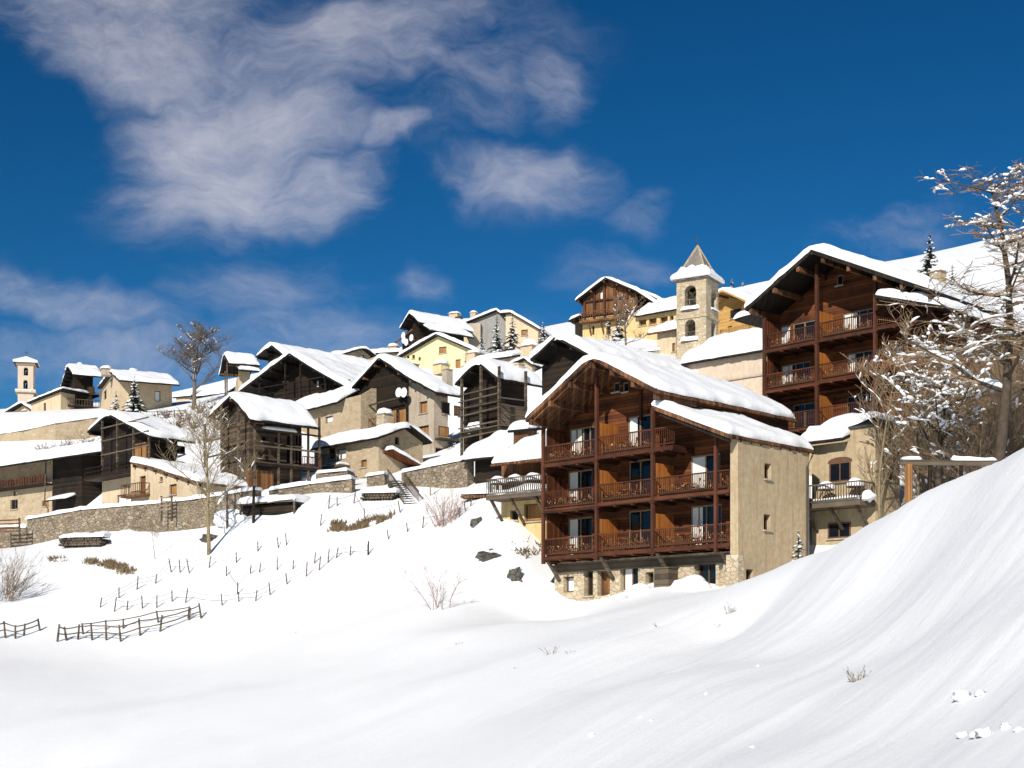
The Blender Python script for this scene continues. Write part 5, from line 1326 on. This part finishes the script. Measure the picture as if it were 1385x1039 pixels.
# ---- dry grass breaking through on the terraces
def dry_patch(name, label, pts, seed, h=.55, n=500):
    r = random.Random(seed); b = MB(); o = hit(*pts[0])
    for k in range(n * 2):
        t = r.random() * (len(pts) - 1); i = int(t); p = hit(*pts[i]).lerp(hit(*pts[i+1]), t - i) if False else PP[i].lerp(PP[i+1], t - i)
        p = p + Vector((r.uniform(-.5, .5), r.uniform(-.5, .5), 0)); z = gz(p.x, p.y); q = Vector((p.x, p.y, z - .05))
        if mn.noise(Vector((p.x * 1.1, p.y * 1.1, seed))) + r.uniform(-.25, .25) < .02: continue
        q = q; tip = q + Vector((r.uniform(-.3, .3), r.uniform(-.45, .1), h * r.uniform(.3, 1.1))); sd = Vector((r.uniform(.03, .08), r.uniform(-.03, .03), 0))
        b.face([q - sd - o, q + sd - o, tip - o])
    return tag(b.build(name, M['dry'], None, loc=o), label, 'dry grass', None, 'stuff')
for l, pts, sd in (('tawny dry grass bank on the left meadow', [(120, 762), (140, 764), (158, 768), (176, 776)], 1), ('small tuft of dry grass left of the tawny bank', [(70, 757), (84, 759)], 2), ('dry grass edge on the snow terrace below the stone cottage', [(446, 716), (470, 714), (496, 710), (524, 700)], 3), ('sprigs of dry grass beside the wing house slope', [(700, 742), (712, 752), (725, 735)], 4)):
    PP = [hit(*p) for p in pts]; dry_patch('dry_grass', l, pts, sd, (.5 if sd in (1, 3) else .35), 900 if sd in (1, 3) else 110)

# ---- fences: every post a part, rails and wires parts too
def post_fence(name, label, posts, hpx, wires=(.85,), rail=None, seed=0, rad=.048, cat='fence', wr=.014, mat='grey'):
    r = random.Random(seed); P = [hit(px, py) for px, py in posts]; o = P[0]; e = empty(name, o, 0, label, cat); tops = []
    for p, k in zip(P, range(99)):
        h = hpx * p.y / FP * r.uniform(.85, 1.35); t = p - o + Vector((r.uniform(-.22, .22) * h, r.uniform(-.1, .1) * h, h)); q = p - o + Vector((0, 0, -.3))
        b = MB(); b.tube([q, q.lerp(t, .5), t], [rad, rad * .95, rad * .8], 6); b.build('post', M[mat], e); tops.append((p - o, t))
    for w in wires:
        b = MB()
        for (a, ta), (c, tc) in zip(tops, tops[1:]):
            p, q = a.lerp(ta, w), c.lerp(tc, w); m = p.lerp(q, .5) + Vector((0, 0, -.02 * (q - p).length)); b.tube([p, m, q], [wr] * 3, 3 if wr < .03 else 6)
        b.build('rail' if wr > .03 else 'wire', M['grey' if wr > .03 else 'metal'], e)
    return e
post_fence('post_fence', 'row of thin leaning posts climbing the meadow toward the golden tree', [(135, 825), (161, 812), (185, 800), (210, 790), (232.5, 776), (244, 778), (257, 776), (282, 769), (320, 765), (349, 750), (377, 742), (388, 738)], 15, (.8, .45), seed=1)
post_fence('post_fence', 'lower row of thin posts crossing the meadow above the rail fence', [(154, 829), (171, 827), (193, 825), (212, 824), (233, 817), (250, 818), (301, 821), (323, 816), (345, 815), (366, 805), (389, 792), (414, 783), (431, 773), (443, 765), (454, 759), (473, 752), (498, 751)], 15, (.8, .4), seed=2)
post_fence('post_fence', 'crooked posts with a leaning brace in the middle of the meadow', [(306, 782), (321, 805), (338, 778), (350, 776), (375, 772), (396, 771), (425, 765)], 14, (.7,), seed=3)
post_fence('post_fence', 'short line of posts rising toward the tall rubble wall', [(526, 732), (552, 722), (571, 717), (621, 700), (630, 692), (636, 686)], 13, (.8,), seed=4)
post_fence('post_fence', 'posts along the snowy terrace edge below the stone cottage', [(433, 712), (444, 690), (456, 686), (478, 682), (494, 706), (542, 695)], 14, (.75,), seed=5)
post_fence('rail_fence', 'grey wooden rail fence zigzagging across the lower meadow', [(77, 868), (91, 868), (105, 867), (125, 868), (144, 868), (164, 868), (190, 862), (216, 855), (255, 841), (273, 839)], 19, (.85, .45), seed=6, rad=.075, wr=.045)
post_fence('rail_fence', 'back row of the rail fence, a single upper rail in the lower meadow', [(113, 858), (143, 855), (167, 851), (215, 845), (254, 838)], 15, (.9,), seed=7, rad=.07, wr=.042)
post_fence('rail_fence', 'wooden rail fence at the left edge of the lower meadow', [(-25, 868), (-8, 866), (8, 864), (21, 864), (32, 861), (55, 854)], 17, (.9, .5), seed=8, rad=.07, wr=.042)
e = post_fence('garden_fence', 'dark horizontal garden fence above the upper left terrace wall', [(150, 566), (170, 566), (192, 567), (215, 567), (236, 566), (252, 563)], 9, (.9, .5), seed=9, rad=.08, wr=.05)
def pole(name, label, px, yb, yt, Y=None, mat='dark', rad=.09, cat='pole'):
    b0 = hit(px, yb) if Y is None else on(px, Y); h = (HY - yt) / FP * b0.y - b0.z
    b = MB(); b.tube([(0, 0, -.4), (0, 0, h * .6), (.03, 0, h)], [rad, rad * .9, rad * .75], 8); o = b.build(name, M[mat], None, loc=b0)
    return tag(o, label, cat, None, 'thing')
pole('pole', 'dark thick pole in front of the snowy shelter right of the golden tree', 343, 708, 658, None, 'dark', .13)
pole('pole', 'brown pole against the long stone wall just right of the golden tree', 307, 716, 655, None, 'grey', .08)
pole('pole', 'pale thin pole leaning against the tall rubble wall', 582, 671, 632, None, 'lframe', .05)
pole('post', 'short stake on the snow right of the leaning posts', 498, 752, 732, None, 'post', .07, 'post')
# little gates in the long wall
for px, yb, Y, l in ((231, 693, 116, 'pale slatted gate closing a gap in the long stone wall'), (17, 722, 124, 'brown horizontal bar gate left of the long stone wall')):
    c = at(px, yb, Y); e = empty('gate', c, math.radians(-20), l, 'gate'); w = 16 * Y / FP if px > 100 else 38 * Y / FP
    for k in range(4): b = MB(); b.box(-w/2, w/2, -.75, -.68, .1 + .32 * k, .22 + .32 * k); b.build('slat', M['lframe' if px > 100 else 'brown'], e)
    for s in (-1, 1): b = MB(); b.box(s * w/2 - .06, s * w/2 + .06, -.67, -.55, -.8, 1.3); b.build('gate_post', M['grey'], e)
# ---- stair down beside the rubble wall
p0, p1 = at(534, 652, 115), at(556, 682, 108.5); p0, p1 = Vector(p0), Vector(p1); p1.z = min(p1.z, gz(p1.x, p1.y) + .2)
e = empty('stair', p0, 0, 'wooden outdoor stair with slanting balustrade beside the tall rubble wall', 'stair'); d = p1 - p0; n = 11; sd = Vector((-d.y, d.x, 0)).normalized() * .6
for k in range(n):
    c = d * (k / (n - 1)); b = MB(); b.bar(c - sd, c + sd, .34, .12); b.build('step', M['grey'], e)
    w = MB(); w.blob(c + Vector((0, 0, .06)), (.5, .5, .12), k, .3, 8, 5, 0); w.build('snow_on_step', M['snow'], e, True)
for s in (-1, 1): railing(e, sd * s, d + sd * s, 1.0, 'railing', 'grey', .3)
for s in (-1, 1): b = MB(); b.bar(sd * s * .9 + Vector((0, 0, -.2)), d + sd * s * .9 + Vector((0, 0, -.2)), .1, .3); b.build('stringer', M['grey'], e)
# ---- rocks, wood pile, snow-covered heaps
for px, py, w, h, l, s in ((695, 790, .5, .34, 'larger dark rock jutting from the snow left of the guest house', 1), (663, 759, .75, .16, 'smaller flat dark rock higher on the slope left of the guest house', 2), (645, 711, .5, .16, 'small dark stone near the top of the slope below the wing house', 3), (283, 733, .8, .08, 'low broken rock patch left of the golden tree trunk', 4)):
    c = hit(px, py); e = empty('rock', c, 0, l, 'rock'); b = MB(); b.blob((0, .2, .1), (w, w * .7, h + .25), s, .75, 14, 10); b.build('stone_mass', M['rock'], e)
    b = MB(); b.blob((.1, .45, h + .22), (w * .85, w * .6, .22), s + 9, .3, 12, 8, -.2); b.build('snow_cap', M['snow'], e, True)
def heap(name, label, c, sz, seed, mat, cat, rows=3):
    e = empty(name, c, math.radians(-14), label, cat); r = random.Random(seed); b = MB(); n = int(sz[0] / .24)
    for j in range(rows):
        for k in range(n):
            u = -sz[0]/2 + k * .24 + .12 * (j % 2); rr = r.uniform(.09, .125); L = r.uniform(0, .12)
            b.tube([(u, -sz[1]/2 - L, .08 + j * .21), (u, sz[1]/2, .08 + j * .21)], [rr, rr], 7)
    b.build('logs', M[mat], e); w = MB(); z = .05 + rows * .21
    snow_sheet(w, lambda s, t: (-sz[0]/2 - .15 + s, -sz[1]/2 - .1 + t, z), sz[0] + .3, sz[1] + .2, .42, .5, .9, seed); w.build('snow_cover', M['snow'], e, True); e['kind'] = 'thing'; return e
heap('wood_pile', 'long low pile of dark logs under thick snow below the stone wall', hit(115, 739), (3.9, 1.3), 3, 'grey', 'wood pile', 3)
heap('log_pile', 'broken row of logs under snow below the wood store', hit(650, 674), (2.6, .9), 5, 'brown', 'log pile', 1)
heap('timber_heap', 'grey timbers under snow on the terrace left of the stair', hit(515, 676), (2.8, 1.0), 8, 'grey', 'timber heap', 2)
for px, py, sx, sy, sz, l in ((182, 734, 2.2, 1.5, 1.1, 'rounded snow-covered heap right of the wood pile'), (318, 705, 1.8, 1.2, .9, 'snow-covered mound beside the pole and golden tree'), (936, 797, 1.15, .8, .75, 'rounded snow pile before the glass door at the stone base'), (868, 803, .9, .7, .5, 'low snow pile under the ground-floor windows of the guest house'), (440, 650, 2.6, 1.2, .9, 'snow-covered box by the stair of the stone cottage')):
    c = hit(px, py); e = empty('snow_pile', c, 0, l, 'snow pile'); b = MB(); b.blob((0, .3, 0), (sx, sy, sz), px * .1, .28, 22, 14); b.build('snow_mass', M['snow'], e, True)
# shelter of planks right of the golden tree
c = hit(362, 700); e = empty('plank_shelter', c, math.radians(-25), 'low dark plank shelter under a snow load, right of the dark pole', 'shelter')
b = MB(); b.box(-2.6, 2.4, .3, 2.2, -1, 1.0); b.build('walls', M['dark'], e); b = MB(); b.bar((-2.8, -.1, 1.1), (2.7, -.1, 1.25), .12); b.bar((-2.6, 0, -.5), (-2.6, 0, 1.1), .12); b.bar((2.5, 0, -.5), (2.5, 0, 1.2), .12); b.build('frame', M['grey'], e)
w = MB(); snow_sheet(w, lambda s, t: (-2.8 + s, -.1 + t, 1.15), 5.4, 2.5, .65, .5, .4, 6.6); w.build('snow_cover', M['snow'], e, True)
# open timber pergola at the edge of the bank
Y = 62; c = on(1229, Y); e = empty('pergola', c, 0, 'rough timber pergola with a snow-dusted beam behind the right bank', 'pergola'); zt = (HY - 628) / FP * Y - c.z
for px, m, rr in ((1229, 'shut', .2), (1258, 'dark', .1), (1300, 'dark', .09), (1340, 'dark', .12)):
    x = (px - 1229) / FP * Y; b = MB(); b.tube([(x, 0, -3), (x, 0, zt)], [rr, rr * .9], 8); b.build('post', M[m], e)
b = MB(); b.bar((-.4, 0, zt + .08), ((1352 - 1229) / FP * Y, 0, zt + .02), .2, .22); b.build('beam', M['grey'], e)
w = MB(); snow_sheet(w, lambda s, t: (-.3 + s, -.1 + t, zt + .19), .8, .2, .16, .1, .5, 3, .3, .03); snow_sheet(w, lambda s, t: (1.9 + s, -.1 + t, zt + .15), 1.9, .2, .2, .1, .5, 5, .3, .03); w.build('snow_cover', M['snow'], e, True)
# ---- clods of snow that rolled down the bank
for k, (px, py, s) in enumerate(((800, 997, .10), (880, 976, .06), (866, 972, .05), (1025, 902, .06), (1300, 947, .16), (1325, 942, .09), (1302, 998, .09), (1322, 998, .10), (1332, 996, .12), (1360, 986, .07), (1377, 990, .06), (1018, 1012, .05), (955, 940, .05))):
    c = hit(px, py, 8); s *= .6; b = MB(); b.blob((0, 0, s * .3), (s * 1.3, s, s * .8), k, .8, 12, 9); tag(b.build('snow_clod', M['snow'], None, True, c), 'little clod of snow lying on the smooth right bank', 'snow clod', 'snow clods rolled down the bank', 'thing')
# ---------------------------------------------------------------- sun, sky with clouds, camera
def make_world():
    w = bpy.data.worlds.new('World'); bpy.context.scene.world = w; w.use_nodes = True
    t = w.node_tree; t.nodes.clear()
    class WG(G):
        def __init__(s): s.t = t
    g = WG(); out = t.nodes.new('ShaderNodeOutputWorld')
    sky = g.n('TexSky', sky_type='NISHITA', sun_disc=False); sky.sun_elevation = SUN_EL; sky.sun_rotation = math.pi + SUN_AZ
    sky.altitude = 2000; sky.air_density = 1.0; sky.dust_density = .35; sky.ozone_density = SKY_OZONE
    hs = g.n('HueSaturation', {'Saturation': SKY_SAT, 'Value': SKY_VAL, 'Hue': SKY_HUE, 'Color': sky.outputs[0]})
    ga = g.n('Gamma', {'Color': hs.outputs[0], 'Gamma': 1.35})
    d = g.n('TexCoord').outputs['Generated']; sp = g.n('SeparateXYZ', {'Vector': d})
    yy = g.math('MAXIMUM', sp.outputs[1], .05)
    a = g.math('DIVIDE', sp.outputs[0], yy); e = g.math('DIVIDE', sp.outputs[2], yy)
    vec = g.n('CombineXYZ', {'X': a, 'Y': e, 'Z': 0.0}).outputs[0]
    wv = g.n('VectorMath', {0: g.noise(vec, 5.5, 4, .6, 'Color'), 1: (.5, .5, .5)}, operation='SUBTRACT').outputs[0]
    wv = g.n('VectorMath', {0: wv, 'Scale': .11}, operation='SCALE').outputs[0]
    vw = g.n('VectorMath', {0: vec, 1: wv}, operation='ADD').outputs[0]
    total = None
    for px, py, rx, ry, rot, amt in CLOUDS:
        c = ((px - CX) / FP, (HY - py) / FP)
        mp = g.n('Mapping', {'Vector': vw}, vector_type='TEXTURE')
        mp.inputs['Location'].default_value = (c[0], c[1], 0); mp.inputs['Rotation'].default_value = (0, 0, math.radians(rot)); mp.inputs['Scale'].default_value = (rx / FP, ry / FP, 1)
        ln = g.n('VectorMath', {0: mp.outputs[0]}, operation='LENGTH').outputs['Value']
        f = g.n('MapRange', {'Value': ln, 'From Min': .15, 'From Max': 1.15, 'To Min': amt, 'To Max': 0.0}, interpolation_type='SMOOTHSTEP').outputs[0]
        total = f if total is None else g.math('MAXIMUM', total, f)
    st = g.map(vw, (1.0, 2.1, 1), rot=(0, 0, math.radians(-20)))
    n1 = g.noise(st, 5.5, 8, .68, dist=.25); n2 = g.noise(g.map(vw, (1, 1.4, 1), loc=(3, 1, 0)), 2.3, 3, .5); n3 = g.noise(g.map(vw, (1.0, 3.2, 1), rot=(0, 0, math.radians(-28)), loc=(5, 2, 0)), 15, 6, .66, dist=.15)
    nn = g.math('ADD', g.math('ADD', g.math('MULTIPLY', n1, .55), g.math('MULTIPLY', n2, .28)), g.math('MULTIPLY', n3, .17))
    thr = g.math('SUBTRACT', .55, g.math('MULTIPLY', total, .36))
    dens = g.n('MapRange', {'Value': g.math('SUBTRACT', nn, thr), 'From Min': 0.0, 'From Max': .46}, interpolation_type='SMOOTHSTEP').outputs[0]
    dens = g.math('MULTIPLY', dens, g.math('MULTIPLY', g.math('MINIMUM', g.math('MULTIPLY', total, 1.6), 1.0), .8), clamp=True)
    cl = g.mix(dens, ga.outputs[0], CLOUD_COL)
    bg = g.n('Background', {'Color': cl, 'Strength': SKY_STR}); t.links.new(bg.outputs[0], out.inputs[0])
CLOUDS = [(320,190,270,190,30,1.0),(450,70,380,120,8,.85),(180,60,320,120,-8,.9),(140,5,360,90,0,.85),(420,260,170,80,20,.95),(640,110,250,140,30,.55),(515,185,110,38,6,.75),(740,120,90,90,35,.6),(710,245,190,75,-8,.75),(860,275,95,46,18,.55),(570,385,80,46,-12,.62),(110,425,270,60,-14,.62),(30,400,150,50,-16,.6),(330,410,260,80,8,.5),(150,490,360,80,0,.58),(420,470,400,90,0,.5),(840,360,150,48,0,.5),(1230,300,250,85,14,.55),(650,430,260,60,0,.3)]
SKY_OZONE, SKY_SAT, SKY_VAL, SKY_HUE, SKY_STR = 4.0, 1.27, .52, .486, .072
CLOUD_COL = (7.9, 7.7, 8.4)
EXPO = .32
make_world()
sl = bpy.data.lights.new('sun', 'SUN'); sl.energy = 4.2; sl.angle = math.radians(.53); sl.color = (1, .95, .87)
so = bpy.data.objects.new('sun', sl); COL.objects.link(so)
sd = Vector((-math.sin(SUN_AZ) * math.cos(SUN_EL), -math.cos(SUN_AZ) * math.cos(SUN_EL), math.sin(SUN_EL)))
so.rotation_euler = sd.to_track_quat('Z', 'Y').to_euler(); so.location = sd * 60
cd = bpy.data.cameras.new('camera'); cam = bpy.data.objects.new('camera', cd); COL.objects.link(cam)
cam.location = (0, 0, 0); cam.rotation_euler = (math.radians(90), 0, 0)
cd.sensor_width = 36; cd.lens = FP / 1385 * 36; cd.shift_y = (HY - 519.5) / 1385; cd.clip_end = 5000; cd.clip_start = .1
sc = bpy.context.scene; sc.camera = cam
vs = sc.view_settings; vs.view_transform = 'Standard'; vs.look = 'None'; vs.exposure = EXPO; vs.gamma = 1; vs.use_curve_mapping = False
sc.cycles.max_bounces = 6
sc.cycles.diffuse_bounces = 1
